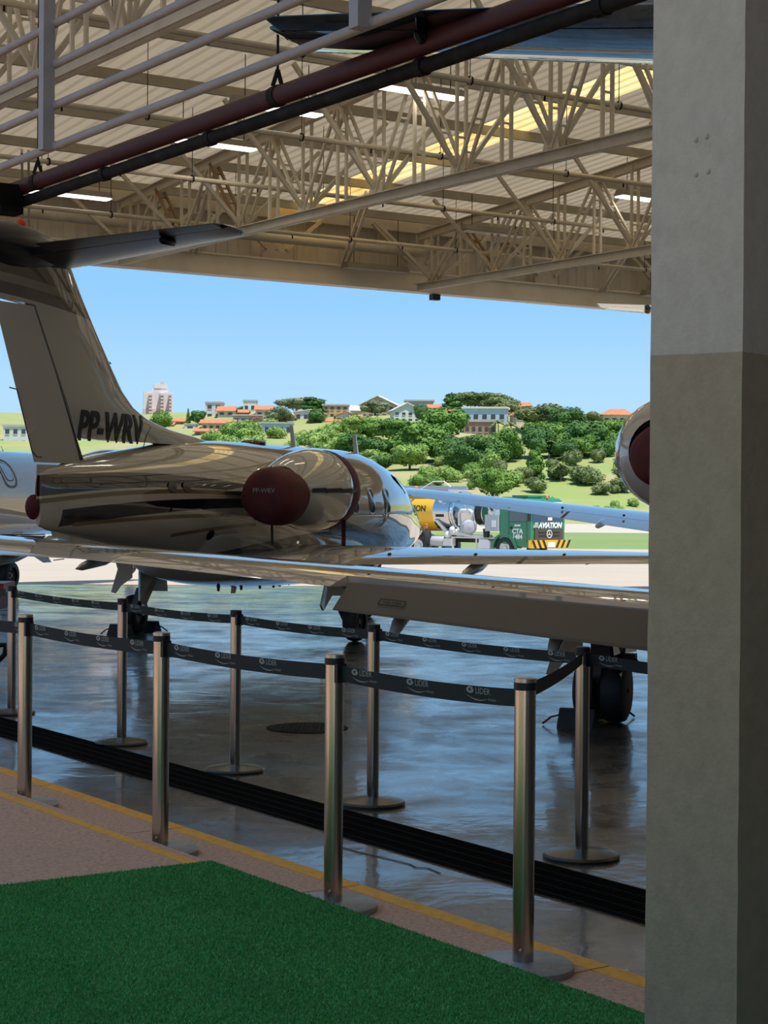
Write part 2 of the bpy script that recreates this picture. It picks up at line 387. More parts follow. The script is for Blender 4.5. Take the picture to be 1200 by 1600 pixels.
for ti, tb in enumerate(tr_b):
    tr_ = tag(empty('roof_truss', hab(20, tb, BC)), tlabels[ti], 'roof truss', 'steel trusses under the hangar roof')
    off = hab(20, tb, BC)
    def L(a, b, z): return hab(a, b, z) - off
    amin = 8.5
    mb = MB()
    for s in (-1, 1):
        mb.bar(L(26.2, tb + s * 0.05, BC), L(amin, tb + s * 0.05, BC), 0.012, 0.11)
        mb.bar(L(26.2, tb + s * 0.085, BC + .05), L(amin, tb + s * 0.085, BC + .05), 0.08, 0.012)
    mb.bar(L(26.2, tb, BC - .05), L(amin, tb, BC - .05), 0.05, 0.012)
    mb.build('bottom_chord', M['steel_paint'], tr_)
    mb = MB()
    for s in (-1, 1):
        mb.bar(L(26.2, tb + s * 0.05, top_z(26.2) - .06), L(amin, tb + s * 0.05, top_z(amin) - .06), 0.012, 0.12)
        mb.bar(L(26.2, tb + s * 0.085, top_z(26.2) - .006), L(amin, tb + s * 0.085, top_z(amin) - .006), 0.08, 0.012)
    mb.build('top_chord', M['steel_paint'], tr_)
    nodes = [a for a in NA if a > amin + 1]
    for i, a in enumerate(nodes):
        bot = L(a, tb, BC + 0.05); am = a - 0.86
        # vertical at the bottom node, vertical at mid panel
        web(tr_, L(a, tb, BC + .05), L(a, tb, top_z(a) - .05), M['steel_paint'], name='vertical_web', battens=2)
        web(tr_, L(am, tb, BC + .05), L(am, tb, top_z(am) - .05), M['steel_paint'], name='vertical_web', battens=2)
        m1 = M['rust'] if (ti, i) in ((1, 1), (1, 2), (2, 1)) else M['steel_paint']
        web(tr_, bot, L(am, tb, top_z(am) - .08), M['steel_paint'])
        if i > 0: web(tr_, bot, L(a + 0.86, tb, top_z(a + 0.86) - .08), m1)
        # fly braces out to the purlin on both sides
        for s in (-1, 1):
            mb = MB(); mb.bar(bot, L(a, tb + s * 1.25, roof_z(a) - 0.18), 0.05, 0.05); mb.build('fly_brace', M['steel_paint'], tr_)
        mb = MB(); mb.poly([L(a - .16, tb - .06, BC + .02), L(a + .16, tb - .06, BC + .02), L(a + .10, tb - .06, BC + .2), L(a - .10, tb - .06, BC + .2)], HB * 0.008); mb.build('gusset_plate', M['steel_paint'], tr_)

# ---- front wall over the door ----------------------------------
HBOT = 5.3; HA_W = 26.45
wall_front = MB()
wall_front.frame(hab(HA_W, 15.0, HBOT + .175), HB, HA, UP, 60, 0.22, 0.35)
wf = struct(wall_front.build('wall_front', M['header']), 'front wall over the hangar door with a cream header beam')
mb = MB(); mb.frame(hab(HA_W - .12, 15.0, HBOT + .335), HB, HA, UP, 60, 0.10, 0.03); mb.frame(hab(HA_W - .12, 15.0, HBOT + .015), HB, HA, UP, 60, 0.10, 0.03)
mb.build('header_flange', M['header'], wf)
pw = 0.42
pmb = MB(); prof = [(0, 0), (.13, 0), (.15, -.03), (.20, -.03), (.22, 0), (.35, 0), (.37, -.03), (.40, -.03), (.42, 0)]
n = len(prof)
for t in (0, 0.012):
    pass
pmb.add([HB * u + HA * d + UP * z for z in (HBOT + .34, 6.95) for u, d in prof], [(i, i + 1, n + i + 1, n + i) for i in range(n - 1)])
pmb.add([HB * u + HA * (d + .01) + UP * z for z in (HBOT + .34, 6.95) for u, d in prof], [(i + 1, i, n + i, n + i + 1) for i in range(n - 1)])
pme = pmb.mesh('cladding_panel', M['clad'])
b = 4.0
while b < 34:
    link('cladding_panel', pme, wf, hab(HA_W + .05, b)); b += pw + 0.006
mb = MB(); mb.frame(hab(HA_W + .12, -8, 6.15), HB, HA, UP, 24, .05, 1.5); mb.frame(hab(HA_W + .12, 38, 6.15), HB, HA, UP, 9, .05, 1.5)
mb.build('cladding_return', M['clad'], wf)
for gb in [9.65, 12.52, 15.4, 18.25, 21.15, 24.05, 26.9]:
    g = MB(); c = lambda u, z: hab(HA_W - .17, gb + u, HBOT + z)
    g.poly([c(-.26, .35), c(.26, .35), c(.26, .45), c(.14, .58), c(-.14, .58), c(-.26, .45)], HA * .015); g.build('gusset_plate', M['steel_paint'], wf)
    for s in (-1, 1):
        mb = MB(); mb.bar(c(s * .18, .5), hab(HA_W - .17, gb + s * .95, 6.42), .06, .06); mb.build('wall_brace', M['steel_paint'], wf)
    mb = MB(); mb.bar(c(0, .5), hab(HA_W - .17, gb, 6.42), .05, .05); mb.build('wall_post', M['steel_paint'], wf)
    mb = MB(); mb.bar(hab(HA_W - .2, gb + 1.45, HBOT + .35), hab(HA_W - .2, gb + 1.45, 6.42), .04, .05); mb.build('wall_post', M['steel_paint'], wf)
    # knee brace back to the second purlin
    mb = MB()
    for s in (-.05, .05): mb.bar(hab(HA_W - .2, gb + 1.3 + s, HBOT + .30), hab(24.03, gb + .35 + s, roof_z(24.03) - .2), .035, .06)
    mb.build('knee_brace', M['steel_paint'], wf)
mb = MB(); mb.bar(hab(HA_W - .1, 4, 6.42), hab(HA_W - .1, 34, 6.42), .16, .2); mb.build('eaves_beam', M['steel_paint'], wf)
mb = MB(); mb.frame(hab(HA_W - .05, 18.72, HBOT - .06), HB, HA, UP, .16, .12, .10); mb.build('door_sensor', M['black'], wf)

# service duct along the front wall
d = MB(); d.tube([hab(25.9, 7, 5.93), hab(25.9, 18.05, 5.93), hab(25.93, 18.22, 5.99), hab(26.0, 18.3, 6.15), hab(26.0, 18.3, 6.4)], .085, 12)
tag(d.build('service_duct', M['steel_paint'], smooth=True), 'cream round duct running along the front wall above the door', 'duct')

# sprinkler pipes with drop rods
spr = [(15.4, 6.02, 'thin cream sprinkler pipe nearest the camera under the roof'), (18.8, 5.98, 'thin cream sprinkler pipe crossing the middle of the roof'),
       (21.6, 5.88, 'thin cream sprinkler pipe third back under the roof'), (24.1, 5.72, 'thin cream sprinkler pipe closest to the front wall')]
for a, z, lb in spr:
    t = tag(empty('sprinkler_pipe', hab(a, 15, z)), lb, 'pipe', 'sprinkler pipes under the roof')
    p = MB(); p.tube([hab(0, -12, 0), hab(0, 13, 0)], .032, 8); p.build('pipe', M['steel_paint'], t, smooth=True)
    for k in range(11):
        b = 5.2 + 2.05 * k
        r = MB(); r.tube([hab(0, b - 15, 0.03), hab(0, b - 15, roof_z(a) - z - .02)], .005, 5); h = r.build('hanger_rod', M['black_pipe'], t)
        r = MB(); r.lathe([(-.012, .05), (.012, .05)], hab(0, b - 15, .0), HB, 12); r.build('hanger_ring', M['black_pipe'], h)
        r = MB(); r.tube([hab(0, b - 14, 0), hab(0, b - 14, -.08)], .012, 6); r.build('sprinkler_head', M['black_pipe'], t)

# strip lamps
lamps = [(24.5, 10.9, 1, 'strip lamp hanging just above the black end of the pipes at the left'), (21.1, 11.4, 1, 'lit strip lamp seen between the black pipe and the left roof truss'),
         (17.9, 12.45, 1, 'bright strip lamp directly behind the black pipe near the middle'), (26.0, 17.2, 0, 'strip lamp under the duct by the middle of the front wall'),
         (24.0, 18.2, 0, 'strip lamp in front of the middle roof truss'), (21.0, 18.9, 1, 'strip lamp cut by the pillar edge under the roof'),
         (26.0, 23.9, 0, 'strip lamp low beside the pillar at the front wall'), (19.3, 11.3, 1, 'strip lamp peeping between the red and black pipes')]
for a, b, lit, lb in lamps:
    z = roof_z(a) - (0.62 if a < 25 else 0.95)
    t = tag(empty('strip_lamp', hab(a, b, z)), lb, 'lamp', 'strip lamps under the roof')
    m1 = MB(); ln = 1.25
    m1.poly([HA * -.11 + HB * -ln / 2, HA * .11 + HB * -ln / 2, HA * .05 + UP * .09 + HB * -ln / 2, HA * -.05 + UP * .09 + HB * -ln / 2], HB * ln)
    m1.build('housing', M['lamp_body'], t)
    m1 = MB(); m1.frame(UP * -.012, HB, HA, UP, ln - .04, .19, .02); m1.build('diffuser', M['lamp'] if lit else M['lamp_off'], t)
    for s in (-1, 1):
        m1 = MB(); m1.tube([HB * (s * .45) + UP * .09, HB * (s * .45) + UP * (roof_z(a) - z - .02)], .006, 5); m1.build('hanger_rod', M['black_pipe'], t)
    if lit:
        ld = bpy.data.lights.new('lamp_light', 'AREA'); ld.shape = 'RECTANGLE'; ld.size = 1.2; ld.size_y = .18; ld.energy = 2; ld.color = (1, .93, .82)
        lo = bpy.data.objects.new('lamp_light', ld); COL.objects.link(lo); lo.parent = t
        lo.matrix_local = Matrix.Translation((0, 0, -.03)) @ Matrix.Rotation(math.atan2(HB.y, HB.x), 4, 'Z')

# ---- platform ---------------------------------------------------
mb = MB(); mb.frame(hab(2, -3.27, .08), HB, HA, UP, 13.5, 30, .16)
plat = struct(mb.build('floor', M['pink']), 'pink aggregate upper platform beside the green turf')
mb = MB(); mb.frame(hab(2, 3.4025, .161), HB, HA, UP, .055, 30, .004); mb.build('line_paint', M['yellow_line'], plat)
low = MB(); low.frame(hab(2, 3.72, .025), HB, HA, UP, .48, 30, .05)
lo_ = struct(low.build('floor', M['pink']), 'pink aggregate lower step carrying the front row of posts')
sl = MB(); sl.frame((0, 0, 0), HB, HA, UP, .49, 1.492, .035); sl.frame(HB * .195 + UP * .018, HB, HA, UP, .085, 1.492, .003, 1)
slm = sl.mesh('step_slab', [M['pink'], M['yellow_line']])
for k in range(13):
    link('step_slab', slm, lo_, hab(-2.35 + 1.5 * k + .16, 3.725, .0615))

# ---- pillar and dark wall --------------------------------------
K = AT(1158, 785, 4.5); K.z = 0
ka, kb = K.dot(HA), K.dot(HB)
def pillar_mat():
    m = M['pillar'].copy(); nt = m.node_tree; b = nt.nodes['Principled BSDF']; src = b.inputs['Base Color'].links[0].from_socket
    tc = nt.nodes.new('ShaderNodeTexCoord'); sp = nt.nodes.new('ShaderNodeSeparateXYZ'); nt.links.new(tc.outputs['Object'], sp.inputs[0])
    ed = mth(nt, 'MULTIPLY_ADD', sp.outputs['X'], .06, sp.outputs['Z'])
    nn = nt.nodes.new('ShaderNodeTexNoise'); nn.inputs['Scale'].default_value = 40; nt.links.new(tc.outputs['Object'], nn.inputs['Vector'])
    ed = mth(nt, 'MULTIPLY_ADD', nn.outputs['Fac'], .006, ed)
    k = mth(nt, 'LESS_THAN', ed, 2.035)
    mx = nt.nodes.new('ShaderNodeMix'); mx.data_type = 'RGBA'; mx.blend_type = 'MULTIPLY'; nt.links.new(k, mx.inputs[0]); nt.links.new(src, mx.inputs[6]); mx.inputs[7].default_value = (.72, .66, .54, 1)
    nt.links.new(mx.outputs[2], b.inputs['Base Color']); return m
pl = MB(); n_, m_ = 14, 60
# plastered shaft with slightly wavering arrises
rr = random.Random(3)
rings = []
for j in range(m_ + 1):
    z = .16 + 7.2 * j / m_; w = lambda: rr.uniform(-.0014, .0014)
    rings.append([hab(ka + w(), kb + w(), z), hab(ka + .335 + w(), kb + w(), z), hab(ka + .335 + w(), kb + .55 + w(), z), hab(ka + w(), kb + .55 + w(), z)])
pl.rings(rings)
pil = struct(pl.build('wall_pillar', pillar_mat()), 'grey plastered pillar, paler above a painted line')
for (px, py) in ((1088, 219), (1105, 213), (1088, 273), (1107, 268)):
    bm_ = MB(); d0 = ray(px, py); t = (kb - CAM.dot(HB)) / d0.dot(HB); c = CAM + d0 * t; bm_.ball(c, .008, .008, .008, 8, 5); bm_.build('filled_bolt', M['pillar'], pil)
wb = MB(); wb.frame(hab(ka + .12, kb + .55 + 6, 2.7), HB, HA, UP, 12, .2, 5.4)
struct(wb.build('wall_right', M['wall_dark']), 'dark wall running off to the right of the pillar')
wb = MB(); wb.frame(hab(-2.5, 12.2, 3.3), HB, HA, UP, 21, .2, 6.6); wb.frame(hab(1.0, 4.8, 3.3), HB, HA, UP, 6.6, .12, 6.6); struct(wb.build('added_wall_back', M['wall_dark']), 'unseen dark wall added behind the viewer to block light')  # both added out of view to block sky light and darken the pillar face

wb = MB(); wb.frame(hab(9, 35.6, 3.7), HA, HB, UP, 35, .2, 7.4); struct(wb.build('added_wall_side', M['clad']), 'unseen side wall added to darken reflections in the jets')  # added out of view so the glossy jets mirror cladding, not bright sky
M['wall_cream'] = mat('cream render', (.52, .46, .37), .85, noise=(2, (.46, .40, .32), .4, .7))
wb = MB(); wb.frame(hab(9, -6.1, 2.7), HA, HB, UP, 23, .2, 5.4); struct(wb.build('added_wall_left', M['wall_cream']), 'unseen cream wall added left of the platform to warm the light')  # added out of view to cut blue sky light on the pillar
# drain, manhole, crack
dr = tag(empty('drain_grate', hab(2, 4.895, 0)), 'long black floor drain with a steel grid beside the pink step', 'drain')
mb = MB(); mb.frame(HA * 9.4 + UP * .002, HB, HA, UP, .39, 14.4, .004); mb.build('trough', M['grate'], dr)
for u in (-.185, -.09, 0, .09, .185):
    mb = MB(); mb.frame(HA * 9.4 + HB * u + UP * .008, HB, HA, UP, .008, 14.4, .010); mb.build('long_bar', M['grate'], dr)
mb = MB()
for k in range(512): mb.frame(HA * (2.24 + k * .028) + UP * .007, HB, HA, UP, .37, .006, .006)
o = mb.build('cross_bars', M['grate'], dr); o['kind'] = 'stuff'
mc = G(480, 1138); mh = tag(empty('manhole_cover', mc), 'round chequered black manhole cover set in the wet floor', 'manhole cover')
r_mh = 64 / F * mc.y
mb = MB(); mb.lathe([(0, r_mh), (.006, r_mh), (.008, r_mh * .97), (.008, 0)], n=36); mb.build('plate', M['black_pipe'], mh)
mb = MB()
for i in range(-9, 10):
    for j in range(-9, 10):
        if (i * i + j * j) < 78: mb.box((i * r_mh / 9.6, j * r_mh / 9.6, .010), (.016, .005, .003), rz=.8 if (i + j) % 2 else -.8)
o = mb.build('tread_studs', M['darkchrome'], mh); o['kind'] = 'stuff'
cr = MB(); pts = [G(x, y, .003) for x, y in ((536, 1324), (560, 1331), (590, 1338), (612, 1343), (640, 1350), (650, 1355), (668, 1356), (688, 1364))]
for p, q in zip(pts, pts[1:]): cr.bar(p, q, .007, .002)
cr.build('crack', M['black'], floor)

# hanging railing and pipes
rl = tag(empty('hanging_railing', hab(9, 3.46, 3.25)), 'grey tube railing on square posts hanging at the upper left', 'railing')
for i in range(-2, 4):
    a0 = hab(8.06, 3.46) ; aa = (Vector((-1.607, 8.625, 0)).dot(HA)) + (i - 1) * -2.72 - 2.72
    mb = MB(); mb.bar(hab(aa - 9, 0, 0), hab(aa - 9, 0, 3.2), .058, .058, up=HA); mb.build('post', M['galv'], rl)
for z in (.02, .213, .407, .60):
    mb = MB(); mb.tube([hab(-9, .035, z), hab(12, .035, z)], .020, 10); mb.build('tube_rail', M['galv'], rl, smooth=True)
t = tag(empty('fire_pipe', hab(6, 4.92, 3.757)), 'dark red fire main pipe slanting across the upper left', 'pipe')
mb = MB(); mb.tube([hab(-1.8, 0, 0), hab(8.5, 0, 0)], .052, 16); mb.build('pipe', M['red_pipe'], t, smooth=True)
for a in (-1.27, 2.4, 5.6):
    mb = MB(); mb.lathe([(-.03, .053), (-.03, .058), (.03, .058), (.03, .053)], hab(a, 0, 0), HA, 16); c = mb.build('pipe_clamp', M['black_pipe'], t)
    mb = MB(); mb.bar(hab(a, -.03, .05), hab(a, 0, .14), .012, .02); mb.bar(hab(a, .03, .05), hab(a, 0, .14), .012, .02); mb.tube([hab(a, 0, .13), hab(a, 0, 3.0)], .008, 6); mb.build('hanger_rod', M['black_pipe'], c)
t = tag(empty('iron_pipe', hab(6, 4.92, 3.665)), 'black iron pipe running below the dark red fire main', 'pipe')
mb = MB(); mb.tube([hab(-1.8, .03, 0), hab(8.5, .03, 0)], .037, 14); mb.build('pipe', M['black_pipe'], t, smooth=True)
for a in (-1.4, -.2, 1.1, 3.2, 4.6):
    mb = MB(); mb.lathe([(-.03, .036), (-.03, .045), (.03, .045), (.03, .036)], hab(a, .03, 0), HA, 12); mb.build('coupling', M['black_pipe'], t)
jb = MB(); jb.frame(AT(8, 312, 12.55) - t.location, HB, HA, UP, .20, .16, .20); jb.frame(AT(8, 329, 12.45) - t.location, HB, HA, UP, .15, .22, .04); jb.build('pipe_bracket', M['grate'], t)

# ================================================================ AIRCRAFT
FUS = [(-4.66, 1.60, .035, .25), (-4.5, 1.605, .09, .29), (-4.1, 1.615, .19, .36), (-3.4, 1.62, .33, .45), (-2.6, 1.61, .48, .56), (-1.8, 1.58, .61, .66), (-1.0, 1.54, .71, .74),
       (-.2, 1.51, .765, .78), (.8, 1.50, .785, .795), (2, 1.50, .785, .795), (3.0, 1.50, .78, .795), (3.7, 1.47, .705, .765), (4.3, 1.42, .60, .66), (4.9, 1.34, .46, .53), (5.45, 1.26, .32, .38), (5.9, 1.20, .19, .22), (6.05, 1.17, .05, .05)]
def fus_at(f):
    for (a, b) in zip(FUS, FUS[1:]):
        if f <= b[0]:
            t = (f - a[0]) / (b[0] - a[0]); return [a[i] + (b[i] - a[i]) * t for i in range(1, 4)]
    return list(FUS[-1][1:])
def fus_pt(f, ang, off=0.0):
    """ang measured from straight up towards the right side"""
    zc, hw, hh = fus_at(f); return Vector(((hw + off) * math.sin(ang), f, zc + (hh + off) * math.cos(ang)))
def foil(x):     # half thickness of a symmetric aerofoil, chord 1, thickness 1
    x = min(max(x, 0), 1); return 5 * (0.2969 * math.sqrt(x) - 0.126 * x - 0.3516 * x * x + 0.2843 * x ** 3 - 0.1036 * x ** 4)
def foil_ring(le, te, t, nrm, x0=0.0, x1=1.0, n=9, camber=0.0, close_front=False):
    """closed ring of points on an aerofoil between chord fractions x0..x1; nrm is the thickness direction"""
    le = Vector(le); te = Vector(te); ch = te - le; c = ch.length; pts = []
    xs_ = [x0 + (x1 - x0) * (0.5 - 0.5 * math.cos(math.pi * k / (n - 1))) for k in range(n)]
    for x in xs_: pts.append(le + ch * x + nrm * ((foil(x) * t + camber * (x - x * x)) * c + .002))
    for x in reversed(xs_): pts.append(le + ch * x + nrm * ((-foil(x) * t * 0.8 + camber * (x - x * x)) * c - .002))
    return pts

FIN_LE = [(3.90, -4.16), (3.77, -4.06), (3.55, -3.88), (3.415, -3.755), (3.405, -3.745), (3.25, -3.60), (2.9, -3.26), (2.7, -3.05), (2.54, -2.80), (2.43, -2.45), (2.35, -1.9), (2.29, -1.2), (2.2, -.6)]
def make_jet(o, heading, label, S=1.0, body=None, wing_mat=None, tail_mat=None, half=6.1, dih=0.03, wz=0.96, gear_r=1.32, eng=(1.25, 1.70), nac=1.0,
             stab_half=2.12, flap_deg=0.0, sides=(-1, 1), windows=True, extras=False, eng_f=0.0, stab_dz=0.0, flap_frac=.53, fair=(.2, .43), gear_dark=False, nac_short=False, odoor=.55, te_drop=.03, fus_ext=0.0, nose_f=4.2, camber=.04, chord=(1.95, 0.8)):
    root = empty('business_jet', (o[0], o[1], o[2] if len(o) > 2 else 0.0), -math.radians(heading)); root.scale = (S, S, S)
    tag(root, label, 'aircraft', 'business jets parked in and outside the hangar')
    body = body or M['paint']; wing_mat = wing_mat or M['paint']; tail_mat = tail_mat or M['paint']
    P = lambda mb, name, m, par=root, sm=True: mb.build(name, m, par, smooth=sm)
    # fuselage
    mb = MB(); n = 40; rings = []
    fs = []
    for (a, b) in zip(FUS, FUS[1:]):
        k = max(2, int((b[0] - a[0]) / .2)); fs += [a[0] + (b[0] - a[0]) * i / k for i in range(k)]
    fs.append(FUS[-1][0])
    tab = np.array([fus_at(f) for f in fs]); ker = np.array([1, 2, 3, 2, 1]) / 9.0
    for c in range(3):
        p = np.pad(tab[:, c], 2, mode='edge'); sm_ = np.convolve(p, ker, 'valid'); tab[2:-2, c] = sm_[2:-2]
    for f, (zc, hw, hh) in zip(fs, tab):
        f = f * (1 + fus_ext) if f > 2 else (f if f < 0 else f)
        rings.append([Vector((hw * math.sin(2 * math.pi * k / n), f, zc + hh * math.cos(2 * math.pi * k / n))) for k in range(n)])
    mb.rings(rings); fus = P(mb, 'fuselage', body)
    # belly fairing
    mb = MB(); rings = []
    for i in range(17):
        t = -1 + 2 * i / 16; k = math.sqrt(max(0.0, 1 - t * t)) ** 0.8 + .02
        rings.append([Vector((k * 1.08 * math.sin(q) * (1 if math.cos(q) < 0 else 1), .55 + 2.45 * t, .93 + k * (.34 if math.cos(q) < 0 else .16) * math.cos(q))) for q in [2 * math.pi * j / 28 for j in range(28)]])
    mb.rings(rings); P(mb, 'belly_fairing', wing_mat)
    # windows
    if windows:
        for s in sides:
            for f in (.5, 1.07, 1.65, 2.24, 2.82):
                for nm, sc, off, m in (('window_frame', 1.0, .004, M['metal']), ('window_pane', .86, .008, M['glass'])):
                    mb = MB(); ring = []; c = None
                    for k in range(20):
                        q = 2 * math.pi * k / 20; ex = .6; cu = math.copysign(abs(math.cos(q)) ** ex, math.cos(q)); cv = math.copysign(abs(math.sin(q)) ** ex, math.sin(q))
                        ring.append(fus_pt(f + .115 * sc * cu, s * (1.42 - .22 * sc * cv), off))
                    ctr = fus_pt(f, s * 1.42, off)
                    inner = [ctr.lerp(p, .5) + Vector((s * .003, 0, 0)) for p in ring]
                    nn_ = len(ring); mb.add(ring + inner + [ctr + Vector((s * .004, 0, 0))], [(k, (k + 1) % nn_, nn_ + (k + 1) % nn_, nn_ + k) for k in range(nn_)] + [(nn_ + k, nn_ + (k + 1) % nn_, 2 * nn_) for k in range(nn_)])
                    w = P(mb, nm, m, fus)
        for s in (-1, 1):
            mb = MB(); pts = [fus_pt(f, s * a, .006) for f, a in ((3.75, .25), (3.75, .9), (4.1, 1.15), (4.4, 1.0), (4.5, .35), (4.5, .03), (4.2, .03))]
            mb.add(pts + [fus_pt(4.15, s * .6, .012)], [(i, (i + 1) % 7, 7) for i in range(7)]); P(mb, 'windscreen', M['glass'], fus)
    # fin and rudder
    LEp = FIN_LE
    zz = [3.9, 3.8, 3.7, 3.6, 3.5, 3.415, 3.405] + [3.3 - .05 * k for k in range(23)]; LEp = [(z, float(np.interp(z, [p[0] for p in FIN_LE][::-1], [p[1] for p in FIN_LE][::-1]))) for z in zz]
    TE = lambda z: -4.69 - .485 * (z - 1.86) * (5.34 - 4.69) / (.485 * (3.19 - 1.86))
    HN = lambda z: -3.90 - .655 * (z - 1.95)
    fin = MB(); rud = MB(); rf = []; rrn = []
    nrm = Vector((1, 0, 0))
    for z, le in [(2.1, .0)] * 0 + LEp:
        te = TE(z); c = le - te; tt = min(.105, .235 / c)
        xh = (le - HN(z)) / c if z < 3.41 else 1.006
        rf.append(foil_ring((0, le, z), (0, te, z), tt, nrm, 0, xh - .006, 20))
    for z in (3.39, 3.1, 2.8, 2.4, 1.95):
        te = TE(z); le = np.interp(z, [p[0] for p in LEp][::-1], [p[1] for p in LEp][::-1]); c = le - te; tt = min(.105, .235 / c); xh = (le - HN(z)) / c
        rrn.append(foil_ring((0, le, z), (0, te, z), tt, nrm, xh + .012, 1.0, 7))
    fin.rings(rf); FN = P(fin, 'fin', tail_mat); rud.rings(rrn); RD = P(rud, 'rudder', tail_mat)
    mb = MB(); mb.bar((0, HN(3.38), 3.38), (0, HN(1.97), 1.97), .10, .05); P(mb, 'hinge_gap', M['black'], FN, False)
    # filler between fin base and tail cone
    mb = MB(); mb.rings([foil_ring((0, -2.9, z), (0, TE(1.9) + .02, z), .10, nrm, 0, 1, 7) for z in (1.5, 1.93)]); P(mb, 'fin_root', body, FN)
    # tail end plate and ventral strake
    mb = MB(); mb.poly([(-.02, -4.62, 1.84), (-.02, -4.36, 1.24), (-.02, -2.7, .98), (-.02, -2.2, 1.3), (-.02, -3.8, 1.6)], (.04, 0, 0)); P(mb, 'ventral_fin', body, root, False)
    # bullet and stabilisers
    mb = MB(); mb.rings([[Vector((.17 * k * math.sin(q), f, 3.92 + .21 * k * math.cos(q))) for q in [2 * math.pi * j / 18 for j in range(18)]] for f, k in ((-6.1, .05), (-5.9, .45), (-5.6, .8), (-5.25, 1), (-4.9, .97), (-4.6, .8), (-4.35, .5), (-4.22, .12))])
    P(mb, 'tail_bullet', M['navy_satin'] if tail_mat is not M['paint'] else tail_mat)
    mb = MB(); mb.ball((0, -5.0, 4.13), .05, .05, .055, 10, 6); P(mb, 'beacon', M['red_lens'])
    for s in (-1, 1):
        st = MB(); el = MB(); ra = []; rb = []
        dk = {M['paint']: M['paint'], M['paint_grey']: M['navy']}.get(tail_mat, M['navy_satin'])
        for k in range(7):
            t = k / 6; r = .05 + (stab_half - .05) * t; le = -4.08 - .62 * t; te = -5.42 + .06 * t; z = 3.86 + .13 * t + stab_dz
            ra.append(foil_ring((s * r, le, z), (s * r, te, z), .10, UP, 0, .70, 8)); 
            if k > 0: rb.append(foil_ring((s * r, le, z), (s * r, te, z), .10, UP, .715, 1.0, 6))
        t = 1.0; r = stab_half + .05; ra.append(foil_ring((s * r, -4.86, 3.99 + stab_dz), (s * r, -5.3, 3.99 + stab_dz), .03, UP, 0, .70, 8))
        st.rings(ra); so = P(st, 'stabilizer', dk); el.rings(rb); P(el, 'elevator', dk, so)
        mb = MB(); mb.lathe([(-.16, .005), (-.10, .035), (.10, .035), (.18, .005)], (s * stab_half * .72, -5.05, 3.90 + stab_dz), (0, 1, 0), 10); P(mb, 'hinge_fairing', dk, so)
        mb = MB(); mb.bar((s * .15, -4.09, 3.862 + stab_dz), (s * stab_half, -4.695, 3.992 + stab_dz), .022, .022); P(mb, 'leading_edge', M['polish'], so)
    # wings
    for s in (-1, 1):
        W = MB(); rings = []; cr_, ct = chord; r0 = .6
        def sec(r):
            t = (r - r0) / (half - r0); c = cr_ + (ct - cr_) * t
            te = -.78 + .34 * t; return te + c, te, wz + dih * (r - 1.3), .13 - .03 * t
        rs = [r0 + (half - r0) * k / 12 for k in range(13)]
        for r in rs:
            le, te, z, tt = sec(r); rings.append(foil_ring((s * r, le, z + .02), (s * r, te, z - te_drop * (1 - .75 * (r - r0) / (half - r0))), tt, UP, 0, .72, 12, camber=camber))
        le, te, z, tt = sec(half); r = half + .10; c = le - te; rings.append(foil_ring((s * r, le - .22 * c, z + .01), (s * r, te + .02, z - .02), tt * .4, UP, 0, .72, 12))
        W.rings(rings); wo_ = P(W, 'wing', wing_mat)
        mb = MB(); mb.bar((s * rs[3], sec(rs[3])[0] + .004, sec(rs[3])[2] + .02), (s * half, sec(half)[0] + .004, sec(half)[2] + .02), .03, .035); P(mb, 'leading_edge', M['polish'], wo_)
        # flap and aileron
        rfe = r0 + (half - r0) * flap_frac
        fl = MB(); rr_ = []
        ang = math.radians(flap_deg)
        for r in (r0 + .15, (r0 + rfe) / 2, rfe - .02):
            le, te, z, tt = sec(r); ring = foil_ring((s * r, le, z + .02), (s * r, te, z - te_drop * (1 - .75 * (r - r0) / (half - r0))), tt, UP, .73, 1.0, 6, camber=camber)
            piv = Vector((s * r, le + (te - le) * .73, z - .02)); out = []
            for p in ring:
                d = p - piv; y = d.y * math.cos(ang) - d.z * math.sin(ang) * 0; out.append(Vector((p.x, piv.y + d.y * math.cos(ang) + d.z * math.sin(ang) - (.10 if flap_deg else 0), piv.z + d.z * math.cos(ang) + d.y * math.sin(ang) - (.035 if flap_deg else 0))))
            rr_.append(out)
        fl.rings(rr_); fo = P(fl, 'flap', M['flap'] if flap_deg else wing_mat, wo_)
        if flap_deg and s < 0:
            pa = rr_[2][2].lerp(rr_[1][2], .25); pb = rr_[2][4].lerp(rr_[1][4], .25); vy = (pa - pb).normalized(); vx = (rr_[1][3] - rr_[2][3]).normalized(); vn = vx.cross(vy).normalized(); c = (pa + pb) / 2 + vn * .012
            tm = text_mesh('NO STEP', .034, .001, 'CENTER'); tm.materials.append(M['black']); t_ = link('placard_text', tm, fo); t_.matrix_local = Matrix(((vx.x, vy.x, vn.x, c.x), (vx.y, vy.y, vn.y, c.y), (vx.z, vy.z, vn.z, c.z), (0, 0, 0, 1)))
            mb = MB(); q = [c + vx * x + vy * y for x, y in ((-.10, -.025), (.10, -.025), (.10, .05), (-.10, .05))]
            for p0_, p1_ in zip(q, q[1:] + q[:1]): mb.bar(p0_, p1_, .006, .003, up=vn)
            mb.build('placard_frame', M['black'], fo)
        al = MB(); rr_ = []
        for r in (rfe + .03, (rfe + half) / 2, half - .12):
            le, te, z, tt = sec(r); rr_.append(foil_ring((s * r, le, z + .02), (s * r, te, z - te_drop * (1 - .75 * (r - r0) / (half - r0))), tt, UP, .728, 1.0, 6, camber=camber))
        al.rings(rr_); P(al, 'aileron', wing_mat, wo_)
